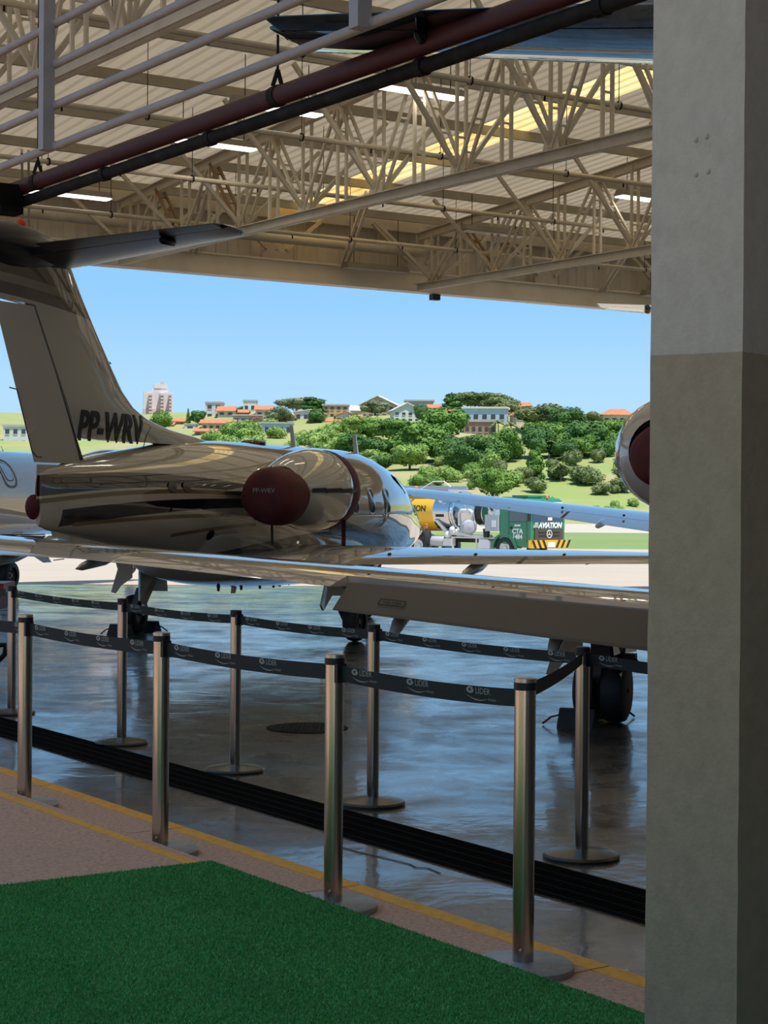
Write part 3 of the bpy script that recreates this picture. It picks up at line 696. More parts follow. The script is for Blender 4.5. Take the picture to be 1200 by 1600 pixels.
        for r in (r0 + (half - r0) * fair[0], r0 + (half - r0) * fair[1]):
            le, te, z, tt = sec(r); mb = MB(); dz = -.10 - (.13 if flap_deg else 0)
            mb.rings([[Vector((s * r + .05 * k * math.cos(q), y, z - .06 + d + .06 * k * math.sin(q))) for q in [2 * math.pi * j / 10 for j in range(10)]] for y, k, d in (((te + .75, .2, 0), (te + .45, 1, -.02), (te + .1, 1, dz * .5), (te - .1, .75, dz * .8), (te - .24, .1, dz)) if not flap_deg else ((te + .7, .2, -.02), (te + .4, 1, -.08), (te + .1, 1, -.20), (te - .02, .6, -.27), (te - .08, .06, -.30)))]); P(mb, 'flap_track_fairing', wing_mat, wo_)
        for k in range(3):
            r = rfe + (half - rfe) * (.3 + .3 * k); le, te, z, tt = sec(r); mb = MB(); mb.tube([(s * r, te + .02, z - .03), (s * r, te - .14, z - .035)], .004, 5); P(mb, 'static_wick', M['black'], wo_)
        for r in (1.9, 2.9, 3.9):
            le, te, z, tt = sec(r); mb = MB(); mb.ball((s * r, te + .5, z + .05), .02, .05, .02, 8, 5); P(mb, 'vortex_bump', M['black'], wo_)
        # engine
        er, ez = eng; N = MB(); k = nac
        prof = [(-1.80 + eng_f, .25), (-1.72 + eng_f, .30), (-1.5 + eng_f, .38), (-1.2 + eng_f, .44), (-.95 + eng_f, .46), (-.75 + eng_f, .445), (-.62 + eng_f, .40), (-.57 + eng_f, .36)]; ef = eng_f - .75
        if nac_short: prof = [(-1.80, .27), (-1.75, .35), (-1.62, .425), (-1.42, .46), (-.95, .46), (-.75, .445), (-.62, .40), (-.57, .36)]
        N.lathe([(h, r * k) for h, r in prof], (s * er, 0, ez), (0, 1, 0), 32); no = P(N, 'nacelle', wing_mat)
        mb = MB(); mb.lathe([(.09, .415 * k), (.15, .40 * k), (.185, .365 * k), (.17, .335 * k), (.0, .30 * k), (-.02, 0)], (s * er, ef, ez), (0, 1, 0), 32); P(mb, 'intake_lip', M['polish'], no)
        mb = MB(); mb.lathe([(-1.60, 0), (-1.60, .22 * k), (-1.82, .245 * k), (-1.80, .25 * k)], (s * er, eng_f, ez), (0, 1, 0), 28); P(mb, 'exhaust_nozzle', M['metal'], no)
        mb = MB(); mb.rings([foil_ring((s * r, -.75 + eng_f - .1 * (r - .5), ez - .02), (s * r, -1.8 + eng_f, ez - .02), .11, UP, 0, 1, 9) for r in (.35, er - .30 * k)]); P(mb, 'pylon', wing_mat, no)
        # main gear
        g = MB(); zt = wz - .05; gr = gear_r
        g.tube([(s * gr, .05, zt), (s * gr, .02, .42)], [.055, .045], 10); g.tube([(s * gr, .02, .45), (s * gr, -.02, .22)], [.032, .032], 8)
        go = P(g, 'main_gear_strut', M['metal'])
        mb = MB(); mb.bar((s * gr, -.1, .55), (s * gr, -.22, .36), .06, .025); mb.bar((s * gr, -.22, .36), (s * gr, -.05, .22), .06, .025); P(mb, 'torque_link', M['hub'], go, False)
        mb = MB(); wr, ww = .235, .085; wc = (s * (gr + .10), -.02, wr)
        mb.lathe([(-ww, .13), (-ww, .19), (-ww * .8, .222), (-ww * .3, .235), (ww * .3, .235), (ww * .8, .222), (ww, .19), (ww, .13)], wc, (1, 0, 0), 28); P(mb, 'tyre', M['rubber'], go)
        mb = MB(); mb.lathe([(-.05, 0), (-.05, .135), (.05, .135), (.05, .10), (.035, .09), (.035, .03), (.06, .025), (.06, 0)], wc, (s, 0, 0), 20); h = P(mb, 'wheel_hub', M['hub'], go)
        for q in range(7):
            mb = MB(); mb.lathe([(.03, .018), (.052, .018), (.052, 0)], (wc[0], wc[1] + .072 * math.cos(q * .9), wc[2] + .072 * math.sin(q * .9)), (s, 0, 0), 8); P(mb, 'hub_hole', M['black'], h)
        mb = MB(); mb.poly([(s * (gr - .12), .35, zt), (s * (gr - .12), -.30, zt), (s * (gr - .18), -.42, .42), (s * (gr - .2), -.30, .36), (s * (gr - .18), -.1, .52), (s * (gr - .18), .3, .5)], (s * .025, 0, 0)); P(mb, 'gear_door', M['navy'] if gear_dark else wing_mat, go, False)
        if gear_dark:
            w2 = (s * (gr - .10), -.02, wr); mb = MB()
            mb.lathe([(-ww, .02), (-ww, .19), (-ww * .8, .222), (-ww * .3, .235), (ww * .3, .235), (ww * .8, .222), (ww, .19), (ww, .02)], w2, (1, 0, 0), 28); P(mb, 'tyre', M['rubber'], go)
            mb = MB(); mb.box((s * (gr - .05), -.12, .62), (.22, .10, .42)); mb.box((s * (gr - .20), -.14, .46), (.14, .08, .12)); P(mb, 'actuator', M['black'], go, False)
            mb = MB(); mb.ball((s * (gr - .26), -.16, .44), .045, .045, .05, 10, 6); P(mb, 'gear_lamp', M['black'], go)
        od = odoor; mb = MB(); mb.poly([(s * (gr + .17), .02, zt - .02), (s * (gr + .17 + .42 * od), .02, zt), (s * (gr + .17 + .34 * od), .02, zt - .14), (s * (gr + .17 + .50 * od), .02, zt - .42), (s * (gr + .17 + .40 * od), .02, zt - .43), (s * (gr + .17 + .28 * od), .02, zt - .34), (s * (gr + .17), .02, zt - .24)], (0, .03, 0)); P(mb, 'outer_gear_door', M['paint_grey'], go, False)
        mb = MB(); mb.tube([(s * gr, .02, .6), (s * (gr - .6), .1, zt - .02)], .025, 8); P(mb, 'drag_brace', M['metal'], go)
    g = MB(); g.tube([(0, nose_f, .85), (0, nose_f, .2)], .035, 8); go = P(g, 'nose_gear_strut', M['metal'])
    mb = MB(); mb.lathe([(-.06, .1), (-.06, .15), (-.03, .18), (.03, .18), (.06, .15), (.06, .1)], (0, nose_f, .18), (1, 0, 0), 22); P(mb, 'tyre', M['rubber'], go)
    mb = MB(); mb.lathe([(-.04, 0), (-.04, .11), (.04, .11), (.04, 0)], (0, nose_f, .18), (1, 0, 0), 16); P(mb, 'wheel_hub', M['hub'], go)
    # antennas
    def blade(f, h, c, up=1, tilt=.12):
        zc, hw, hh = fus_at(f); z = zc + up * (hh - .02); mb = MB()
        mb.rings([foil_ring((0, f + c / 2, z), (0, f - c / 2, z), .14, Vector((1, 0, 0)), 0, 1, 6), foil_ring((0, f + c / 2 - tilt, z + up * h), (0, f - c / 2 - tilt * .4, z + up * h), .14, Vector((1, 0, 0)), 0, 1, 6)]); P(mb, 'blade_antenna', M['paint_grey'])
    blade(1.5, .28, .17); blade(3.7, .30, .2); blade(.6, .10, .05); blade(2.1, .10, .05); blade(-.2, .22, .2, -1)
    zc, hw, hh = fus_at(.25); mb = MB(); mb.lathe([(0, .16), (.02, .155), (.04, .12), (.045, 0)], (0, .25, zc + hh - .005), (0, 0, 1), 18); P(mb, 'flat_antenna', M['navy'])
    if extras:
        zc, hw, hh = fus_at(.2)
        for f, r in ((-.9, .1), (-.5, .2), (-.15, .28), (.2, .3), (.5, .25), (.9, .2)):
            mb = MB(); mb.tube([(r, f, .66), (r, f, .58)], [.025, .012], 6); P(mb, 'drain_mast', M['black'])
    return root

def cover_pair(root, S, side, er, ez, k, lab_ex, lab_in, straps=True, bag_k=1.0, depth=1.0):
    """soft exhaust bag and intake cover with their tapes, standing on the engine of a jet"""
    mw = Matrix.Translation(root.location) @ root.rotation_euler.to_matrix().to_4x4() @ Matrix.Scale(S, 4)
    x = side * er
    e = empty('exhaust_cover', mw @ Vector((x, -1.9, ez)), root.rotation_euler.z); e.scale = (S, S, S); tag(e, lab_ex, 'engine cover', 'red engine covers')
    mb = MB(); rings = []
    for f, r in ((.16, .285), (.14, .31), (.02, .318), (-.12, .315), (-.26, .30), (-.34, .265), (-.385, .20), (-.40, .10), (-.405, .005)):
        f = (f - .16) * depth + .16; r = r * bag_k
        rings.append([Vector((r * k * (1 + .018 * math.sin(5 * q + f * 9)) * math.cos(q), f * (.9 + .1 * k), r * k * (1 + .02 * math.sin(4 * q + 1)) * math.sin(q) * (.97 if math.sin(q) < 0 else .96) - .07 * depth)) for q in [2 * math.pi * j / 30 for j in range(30)]])
    mb.rings(rings); mb.build('bag', M['cover'], e, smooth=True)
    if straps and depth == 1.0:
        mb = MB(); mb.bar((0 - .02, -.1, -.36 * k), (-.03, -.06, -.58 * k), .03, .004, up=Vector((0, 1, 0))); mb.build('tie_tape', M['black'], e)
        me = text_mesh('PP-WRV', .07, .001, 'CENTER'); me.materials.append(M['print']); t = link('cover_print', me, e); t.matrix_local = Matrix.Translation((side * .02, (-.405 - .16) * depth + .16 - .007, -.04)) @ Matrix.Rotation(math.radians(90), 4, 'X')
    i = empty('intake_cover', mw @ Vector((x, -.66, ez)), root.rotation_euler.z); i.scale = (S, S, S); tag(i, lab_in, 'engine cover', 'red engine covers')
    mb = MB(); mb.lathe([(-.16, .455 * k), (-.02, .452 * k), (.10, .43 * k), (.17, .36 * k), (.20, .2 * k), (.21, 0)], (0, 0, 0), (0, 1, 0), 32); mb.build('dome', M['cover'], i, smooth=True)
    if straps:
        mb = MB(); pr = [(.04, .40), (-.09, .447), (-.29, .462), (-.54, .442), (-.84, .382), (-1.06, .315)]
        for (fa, ra), (fb, rb) in zip(pr, pr[1:]): mb.bar((side * (ra * k + .012), fa, 0), (side * (rb * k + .012), fb, -.01), .045, .008, up=Vector((1, 0, 0)))
        mb.build('webbing_strap', M['black'], i)
        mb = MB(); mb.bar((side * .30 * k, -.08, -.33 * k), (side * .30 * k, -.08, -.62 * k), .05, .005, up=Vector((0, 1, 0))); mb.build('warning_tape', M['cover'], i)
    return e, i

# the jet in the middle: livery swept along the fuselage   (centre f, z0, slope, curve, half width, widening, colour, from, to)
stripes = [(-3.2, 1.805, .012, -.026, .075, -.016, NAVY, -9, -.75), (-3.2, 1.685, .035, -.022, .022, 0, GOLD, -9, -.7),
           (-3.0, 1.535, .055, -.018, .066, -.012, NAVY, -4.4, .6), (-3.0, 1.425, .035, -.014, .02, 0, GOLD, -4.2, .6),
           (-1.5, 1.33, .05, -.03, .02, 0, GOLD, -2.6, .5), (0.5, 1.10, .02, -.028, .14, .02, NAVY, -2.6, 3.6), (1.6, 1.20, -.22, -.01, .10, -.01, NAVY, .6, 5.5), (1.4, 1.34, -.16, 0, .02, 0, GOLD, .2, 5.5)]
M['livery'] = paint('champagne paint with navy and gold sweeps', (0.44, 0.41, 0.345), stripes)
finst = [(-4.8, 3.585, -.06, -.02, .04, 0, (.16, .14, .11), -9, 9), (-4.8, 3.49, -.06, -.02, .055, 0, NAVY, -9, 9), (-4.8, 4.105, -.06, -.02, .48, 0, NAVY, -9, 9)]
M['fin_livery'] = paint('champagne fin paint with navy tip', (0.42, 0.40, 0.355), finst)
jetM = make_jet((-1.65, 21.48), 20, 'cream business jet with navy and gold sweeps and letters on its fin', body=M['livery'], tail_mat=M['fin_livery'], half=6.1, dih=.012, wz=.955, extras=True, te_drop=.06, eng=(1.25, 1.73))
cover_pair(jetM, 1.0, 1, 1.25, 1.73, 1.0, 'round dark red exhaust cover on the near engine of the lettered jet', 'dark red intake cover on the front of the lettered jet engine')
def fin_half(f, z):
    zs = [p[0] for p in FIN_LE][::-1]; le = np.interp(z, zs, [p[1] for p in FIN_LE][::-1]); te = -4.69 - (z - 1.86) * .4887; c = le - te
    return foil((le - f) / c) * min(.105, .235 / c) * c + .002
finM = [c for c in jetM.children if c.name.startswith('fin')][0]; rudM = [c for c in jetM.children if c.name.startswith('rudder')][0]
me = text_mesh('PP-WRV', .40, .002, 'LEFT', 0, .012)
import bmesh
_bm = bmesh.new(); _bm.from_mesh(me); bmesh.ops.triangulate(_bm, faces=_bm.faces[:])
for _k in range(3): bmesh.ops.subdivide_edges(_bm, edges=[e for e in _bm.edges if e.calc_length() > .05], cuts=1); bmesh.ops.triangulate(_bm, faces=_bm.faces[:])
_bm.to_mesh(me); _bm.free(); me.materials.append(M['black'])
for v in me.vertices:
    f = -4.04 + v.co.x * .87; z = 2.19 + v.co.y; v.co = Vector((fin_half(f, z) + .007 + v.co.z, f, z))
me.update(); link('registration_letters', me, finM)
def seam(name, pts, par, w=.012, m=None):
    mb = MB(); P3 = [Vector((fin_half(f, z) + .001, f, z)) for f, z in pts]
    for p, q in zip(P3, P3[1:]): mb.bar(p, q, w, .006, up=Vector((1, 0, 0)))
    return mb.build(name, m or M['black'], par)
seam('trim_tab_gap', [(-5.18, 2.62), (-5.05, 2.61), (-4.78, 2.05), (-4.70, 2.0), (-4.62, 2.0)], rudM, .010)
seam('trim_rod', [(-4.86, 2.20), (-4.72, 2.29)], rudM, .014, M['metal'])
seam('panel_gap', [(-2.62, 2.36), (-2.70, 2.28), (-2.78, 2.10)], finM, .008)
mb = MB(); mb.poly([(.06, -2.32, 2.34), (.06, -2.55, 2.36), (.06, -2.52, 2.26)], (.05, 0, 0)); mb.build('fin_inlet', M['grate'], finM)
mb = MB(); mb.lathe([(-.14, .004), (0, .028), (.10, .02), (.16, .003)], (.0, -3.42, 2.98), (0, 1, 0), 10); mb.build('fin_probe', M['black'], finM, smooth=True)
fusM = [c for c in jetM.children if c.name.startswith('fuselage')][0]
def port(f, ang, rf, ra, m, name):
    mb = MB(); n = 18; ring = [fus_pt(f + rf * math.cos(2 * math.pi * k / n), ang + ra * math.sin(2 * math.pi * k / n), .006) for k in range(n)]
    mb.add(ring + [fus_pt(f, ang, .012)], [(k, (k + 1) % n, n) for k in range(n)]); mb.build(name, m, fusM)
for f in (-2.75, -2.5): port(f, 1.32, .07, .10, M['flap'], 'round_port'); port(f, 1.32, .045, .065, M['grate'], 'port_hole')
port(-1.95, 2.15, .06, .10, M['grate'], 'oval_vent')
mb = MB(); mb.ball((-.05, -4.66, 1.53), .07, .10, .12, 12, 8); mb.build('tail_cone_cover', M['cover'], jetM, smooth=True)
# the near jet whose left wing crosses the picture, its tail hidden by the pillar
jetN = make_jet((3.60, 12.70), 20, 'jet behind the grey pillar whose long wing crosses in front of the lettered jet', half=7.9, dih=.072, wz=.80, gear_r=2.10, eng=(1.31, 1.93), nac=.83, nac_short=True, stab_half=2.50, stab_dz=-.13, flap_deg=22, flap_frac=.465, fair=(.235, .40), gear_dark=True, chord=(1.75, .75), tail_mat=M['paint_grey'])
cover_pair(jetN, 1.0, -1, 1.31, 1.93, .83, 'dark red exhaust cover cut off by the grey pillar', 'dark red intake cover on the jet behind the grey pillar', bag_k=.80, depth=.35)
# far right jet, only its wing shows past the pillar
jetF = make_jet((7.3, 30.9, -.0), 20, 'far jet hidden by the pillar with its wing passing in front of the fuel truck', S=1.12, half=6.6, dih=.11, wz=1.03, gear_r=1.5, chord=(2.6, .95), camber=.05, te_drop=.17)
# far left jet
jetL = make_jet((-8.07, 32.7), 20, 'pale cream jet at the left edge behind the lettered tail', body=M['paint_warm'], half=5.6, dih=.012, wz=.93, S=1.1, eng_f=-1.2, windows=False, fus_ext=.32, nose_f=6.8, odoor=1.35)
fl_ = [c for c in jetL.children if c.name.startswith('fuselage')][0]
M['seal'] = mat('brown hatch seal', (.16, .13, .10), .5)
def oval(f0, a0, hf, ha, off, m, name, inner=None):
    mb = MB(); n = 28; ring = []; rin = []
    for k in range(n):
        q = 2 * math.pi * k / n; cu = math.copysign(abs(math.cos(q)) ** .65, math.cos(q)); cv = math.copysign(abs(math.sin(q)) ** .65, math.sin(q))
        ring.append(fus_pt(f0 + hf * cu, a0 - ha * cv, off)); rin.append(fus_pt(f0 + (inner or .3) * hf * cu, a0 - (inner or .3) * ha * cv, off + .003))
    mb.add(ring + rin + [fus_pt(f0, a0, off + .004)], [(k, (k + 1) % n, n + (k + 1) % n, n + k) for k in range(n)] + ([] if inner else [(n + k, n + (k + 1) % n, 2 * n) for k in range(n)]))
    return mb.build(name, m, fl_)
oval(1.13, 1.02, .22, .37, .004, M['seal'], 'hatch_seal', .86); oval(1.13, 1.00, .13, .23, .004, M['paint_grey'], 'hatch_window'); oval(1.13, 1.00, .14, .24, .003, M['seal'], 'hatch_seal', .9)

# ================================================================ TURF
TA0, TA1, TB0, TB1 = 1.3, 6.40, -2.4, 3.47
mb = MB(); mb.frame(hab((TA0 + TA1) / 2, (TB0 + TB1) / 2, .165), HB, HA, UP, TB1 - TB0, TA1 - TA0, .008)
M['turf_back'] = mat('green turf backing', (0.03, 0.17, 0.035), 0.9)
turf = mb.build('turf_mat', M['turf_back']); tag(turf, 'green artificial turf mat on the pink platform', 'turf mat')
def turf_mat():
    m = bpy.data.materials.new('green turf pile'); m.use_nodes = True; nt = m.node_tree; b = nt.nodes['Principled BSDF']
    tc = nt.nodes.new('ShaderNodeTexCoord')
    n1 = nd(nt, 'ShaderNodeTexNoise', Scale=260.0, Detail=2.0); n2 = nd(nt, 'ShaderNodeTexNoise', Scale=2.2, Detail=4.0)
    nt.links.new(tc.outputs['Object'], n1.inputs['Vector']); nt.links.new(tc.outputs['Object'], n2.inputs['Vector'])
    r1 = nt.nodes.new('ShaderNodeValToRGB'); r1.color_ramp.elements[0].position = .3; r1.color_ramp.elements[1].position = .75
    r1.color_ramp.elements[0].color = (0.04, 0.25, 0.045, 1); r1.color_ramp.elements[1].color = (0.16, 0.60, 0.15, 1)
    nt.links.new(mth(nt, 'MULTIPLY_ADD', n2.outputs['Fac'], .35, mth(nt, 'MULTIPLY', n1.outputs['Fac'], .65)), r1.inputs[0]); nt.links.new(r1.outputs[0], b.inputs['Base Color'])
    b.inputs['Roughness'].default_value = .55; return m
NB = 300000
va = RNG.uniform(3.4, TA1, NB); vb = RNG.uniform(.2, TB1, NB)
keep = (va * 1.0 + 0 * vb) > TA0
ang = RNG.uniform(0, 2 * np.pi, NB); hh = RNG.uniform(.005, .010, NB); ln = RNG.uniform(.002, .006, NB); la = RNG.uniform(0, 2 * np.pi, NB); w = .0026
A_ = np.array(HA); B_ = np.array(HB)
base = va[:, None] * A_ + vb[:, None] * B_; base[:, 2] = .168
wx = np.stack([np.cos(ang) * w, np.sin(ang) * w, 0 * ang], 1); tip = base + np.stack([np.cos(la) * ln, np.sin(la) * ln, hh], 1)
co = np.stack([base - wx, base + wx, tip], 1).reshape(-1, 3).astype(np.float32)
me = bpy.data.meshes.new('turf_pile'); me.vertices.add(NB * 3); me.vertices.foreach_set('co', co.ravel())
me.loops.add(NB * 3); me.loops.foreach_set('vertex_index', np.arange(NB * 3, dtype=np.int32)); me.polygons.add(NB)
me.polygons.foreach_set('loop_start', np.arange(0, NB * 3, 3, dtype=np.int32)); me.polygons.foreach_set('loop_total', np.full(NB, 3, dtype=np.int32)); me.update(calc_edges=True)
me.materials.append(turf_mat()); tp = link('turf_pile', me, turf); tp['kind'] = 'stuff'

# ================================================================ STANCHIONS
def logo_mesh():
    """belt print: oval emblem, lettering, swoosh, small script; u along x, v along y, flat in z"""
    mb = MB()
    ring = []
    for k in range(17):
        q = math.radians(40 + 300 * k / 16); ring.append((q,))
    outer = [Vector((.012 + .020 * math.cos(q[0]), .012 + .0115 * math.sin(q[0]), 0)) for q in ring]
    inner = [Vector((.014 + .011 * math.cos(q[0]), .0125 + .0055 * math.sin(q[0]), 0)) for q in ring]
    n = len(outer); mb.add(outer + inner, [(i, i + 1, n + i + 1, n + i) for i in range(n - 1)])
    mb.add([(.012, .010, 0), (.031, .009, 0), (.031, .014, 0), (.018, .017, 0)], [(0, 1, 2, 3)])
    a = []; b = []
    for k in range(15):
        t = k / 14; x = -.008 + .115 * t; y = -.006 - .012 * math.sin(t * 2.6); a.append(Vector((x, y, 0))); b.append(Vector((x, y - .0035 * math.sin(math.pi * t) - .0004, 0)))
    n = len(a); mb.add(a + b, [(i, i + 1, n + i + 1, n + i) for i in range(n - 1)])
    me = mb.mesh('belt_logo', M['print'])
    import bmesh
    bm = bmesh.new(); bm.from_mesh(me)
    for body, size, x, y in (('LÍDER', .030, .040, .0015), ('Aviação', .013, .108, -.017)):
        tm = text_mesh(body, size, 0.0); tm.transform(Matrix.Translation((x, y, 0))); bm.from_mesh(tm)
    bm.to_mesh(me); bm.free(); return me
LOGO = logo_mesh()
def stanchion(pos, z0, kind, label, group):
    t = tag(empty('barrier_post', (pos.x, pos.y, z0)), label, 'barrier post', group)
    r = .035 if kind == 'front' else .032
    mb = MB()
    if kind == 'front': mb.lathe([(0, 0), (0, .165), (.022, .168), (.032, .155), (.034, 0)], n=36); mb.build('base', M['concrete_base'], t, smooth=True)
    else: mb.lathe([(0, 0), (0, .172), (.012, .176), (.022, .168), (.03, .12), (.04, .04), (.042, 0)], n=40); mb.build('base', M['darkchrome'], t, smooth=True)
    mb = MB(); mb.lathe([(.03, r), (.93, r)], n=28); p = mb.build('pole', M['chrome'], t, smooth=True)
    mb = MB(); mb.lathe([(.915, r + .001), (.915, r + .0025), (.94, r + .0025), (.94, r + .001)], n=28); mb.build('collar', M['black'], t)
    mb = MB(); mb.lathe([(.94, r + .002), (.952, r + .002), (.955, r - .003), (.955, 0)], n=28); mb.build('cap', M['metal'] if kind == 'front' else M['black'], t, smooth=True)
    if kind == 'front':
        mb = MB(); mb.lathe([(0, .005), (.006, .005), (.007, 0)], (-.012, -r + .001, .075), (-.3, -1, 0), 10); mb.build('screw', M['metal'], t)
    return t
def belt(post, q, w, z, prints=True, m=None):
    """webbing from this post to the world point q, printed on the side facing the platform"""
    p0 = Vector((0, 0, z)); d = Vector((q.x - post.location.x, q.y - post.location.y, q.z - post.location.z)); L_ = math.hypot(d.x, d.y)
    u = Vector((d.x, d.y, 0)).normalized(); nrm = Vector((u.y, -u.x, 0))
    if nrm.dot(Vector((0, -1, 0))) < 0: nrm = -nrm
    mb = MB(); N_ = 14; pts = []
    sag = .012
    for k in range(N_ + 1):
        t = k / N_; c = u * (.04 + (L_ - .08) * t) + UP * (z + (d.z) * t - sag * 4 * t * (1 - t)); pts.append(c)
    vs_ = []
    for c in pts: vs_ += [c + UP * w / 2 - nrm * .001, c - UP * w / 2 - nrm * .001, c - UP * w / 2 + nrm * .001, c + UP * w / 2 + nrm * .001]
    fs_ = []
    for k in range(N_):
        o_ = 4 * k; fs_ += [(o_ + i, o_ + (i + 1) % 4, o_ + 4 + (i + 1) % 4, o_ + 4 + i) for i in range(4)]
    mb.add(vs_, fs_); b = mb.build('belt', M['belt'], post)
    mb = MB(); mb.frame(u * .037 + UP * z, u, nrm, UP, .022, .042, w + .012); mb.build('belt_clip', M['black'], post)
    if prints:
        xd = u if u.cross(nrm).z < 0 else -u      # reading direction: left to right from the platform
        xd = u if u.x > 0 else -u
        s = .12; step = .335
        while s < L_ - .18:
            t = s / L_; c = u * s + UP * (z + d.z * t - sag * 4 * t * (1 - t) + .004) + nrm * .0022
            o = link('belt_logo', LOGO, b); o.matrix_local = Matrix(((xd.x, 0, nrm.x, c.x), (xd.y, 0, nrm.y, c.y), (0, 1, 0, c.z), (0, 0, 0, 1))) @ Matrix.Diagonal((1.0, 1.0, 1, 1))
            s += step
    return b
front = [(G(817, 1517, .08), 'tall steel post standing on a grey plate closest to the pillar on the pink step'), (G(520, 1421, .08), 'steel post at the green turf edge on the pink step, second from the pillar'),
         (G(250, 1334, .08), 'steel post on the pink step just beyond the turf corner'), (G(38, 1262, .08), 'steel post on the pink step nearest the left edge')]
back = [(G(908, 1340), 'steel post on a black disc base beside the pillar across the drain'), (G(582, 1257), 'steel post on a black disc base beyond the drain, second from the pillar'),
        (G(367, 1205), 'steel post on a black disc base in the middle of the far row'), (G(190, 1162), 'steel post on a black disc base under the left main wheel of the lettered jet'), (G(18, 1115), 'steel post on a black disc base furthest left, half hidden by a nearer post')]
fp = [stanchion(p, .08, 'front', lb, 'front row of steel barrier posts') for p, lb in front]
bp_ = [stanchion(p, 0, 'back', lb, 'far row of steel barrier posts') for p, lb in back]
for a, b in zip(fp, fp[1:]): belt(b, a.location, .058, .885)
le_ = fp[3].location * 2 - fp[2].location; belt(fp[3], le_, .058, .885)
for a, b in zip(bp_, bp_[1:]): belt(b, a.location, .052, .90)
belt(bp_[0], bp_[0].location * 2 - bp_[1].location, .052, .90); belt(bp_[4], bp_[4].location * 2 - bp_[3].location, .052, .90)
mb = belt(fp[0], bp_[0].location, .05, .905, prints=False)

# red cart and wheel chocks
rc = tag(empty('hand_cart', G(-14, 1062)), 'dark red trolley cut off by the left edge behind the posts', 'trolley')
c0 = Vector((0, 0, 0))
mb = MB(); mb.poly([(-.5, -.12, .62), (.06, -.12, .62), (.13, -.12, .80), (.13, -.12, .86), (-.5, -.12, .86)], (0, .5, 0)); mb.build('tray', M['red_cart'], rc)
mb = MB(); mb.poly([(-.5, -.1, .1), (-.05, -.1, .1), (.02, -.1, .55), (.10, -.1, .66), (-.5, -.1, .66)], (0, .04, 0)); mb.build('side_plate', M['red_cart'], rc)
mb = MB(); mb.tube([(-.5, .1, .13), (.02, .1, .13), (.10, .1, .22), (.10, .1, .30), (.0, .1, .30)], .025, 8); mb.build('tow_bar', M['black'], rc)
for y in (-.1, .4):
    mb = MB(); mb.lathe([(-.04, .06), (-.04, .10), (.04, .10), (.04, .06)], (-.2, y, .10), (0, 1, 0), 18); mb.build('wheel', M['rubber'], rc)
def chock(p, label, rz):
    t = tag(empty('wheel_chock', p, rz), label, 'wheel chock', 'black wheel chocks')
    mb = MB(); mb.poly([(-.10, -.13, 0), (.10, -.13, 0), (.03, -.13, .13), (-.02, -.13, .13)], (0, .26, 0)); mb.build('block', M['rubber'], t)
    mb = MB(); mb.tube([(0, .13, .08), (.02, .20, .06), (0, .26, .01)], .008, 6); mb.build('rope', M['red_cart'], t)
def jw(root, r, f): return root.matrix_basis @ Vector((r, f, 0))
for root, r, lb in ((jetN, -2.20, 'black wheel chock at the wheel under the near wing by the pillar'), (jetM, -1.42, 'black wheel chock at the left main wheel of the lettered jet')):
    for k, f in enumerate((-.38, .34)):
        chock(jw(root, r, f), lb + (', camera side' if k == 0 else ', far side'), root.rotation_euler.z + math.pi / 2 * (1 if k == 0 else -1))

# ================================================================ FUEL TRUCK
TR = {}
TR['green'] = mat('green truck enamel', (0.012, 0.20, 0.085), 0.25, coat=.6); TR['yellow'] = mat('yellow tank paint', (0.85, 0.46, 0.012), 0.3, coat=.4)
TR['white'] = mat('white truck paint', (0.8, 0.8, 0.78), 0.35); TR['dkgreen'] = mat('dark green lettering', (0.01, 0.07, 0.02), 0.5); TR['grille'] = mat('brown grey grille', (0.07, 0.06, 0.045), 0.5)
TR['bump_y'] = mat('bumper yellow', (0.85, 0.42, 0.01), 0.4); TR['steel'] = mat('polished tank steel', (0.62, 0.63, 0.65), 0.12, 1.0); TR['grey'] = mat('grey pump paint', (0.42, 0.45, 0.48), 0.4)
TR['orange'] = mat('orange lens', (0.8, 0.22, 0.05), 0.3); TR['glass'] = mat('windscreen glass', (0.03, 0.04, 0.05), 0.05, 0, 1, 1.0); TR['pale'] = mat('pale pump casing', (0.68, 0.67, 0.62), 0.45)
th = math.radians(-44); tp0 = AT(829, 800, 79.0); tz = zprof(79.5)
# origin of the truck frame: ground under the near front corner; +x forward, -y towards the camera side
tk = tag(empty('fuel_truck', (tp0.x, tp0.y, tz + .02), th), 'green and yellow aviation fuel truck parked on the sunlit apron', 'truck')
tk.scale = (1, 1, .97)
def part(name, m, fn, par=tk, sm=False):
    mb = MB(); fn(mb); return mb.build(name, m, par, smooth=sm)
W_ = 2.35
# cab: side profile in x,z extruded across y (0..W_)
prof = [(-1.75, .75), (0, .55), (.02, 1.75), (-.12, 2.65), (-.3, 2.78), (-1.6, 2.85), (-1.75, 2.72)]
cab = part('cab', TR['green'], lambda m: m.poly([(x, 0, z) for x, z in prof], (0, W_, 0)))
part('roof_hatch', TR['green'], lambda m: m.box((-.95, W_ / 2, 2.87), (.9, 1.5, .10)), cab)
part('windscreen', TR['glass'], lambda m: m.poly([(.035, .12, 1.72), (.035, W_ - .12, 1.72), (-.09, W_ - .16, 2.52), (-.09, .16, 2.52)], (.01, 0, 0)), cab)
part('sun_visor', TR['white'], lambda m: m.poly([(-.07, .08, 2.50), (-.07, W_ - .08, 2.50), (-.10, W_ - .1, 2.62), (-.10, .1, 2.62)], (.05, 0, 0)), cab)
part('side_window', TR['glass'], lambda m: m.poly([(-1.2, -.012, 1.75), (-.22, -.012, 1.75), (-.30, -.012, 2.52), (-1.15, -.012, 2.58)], (0, .01, 0)), cab)
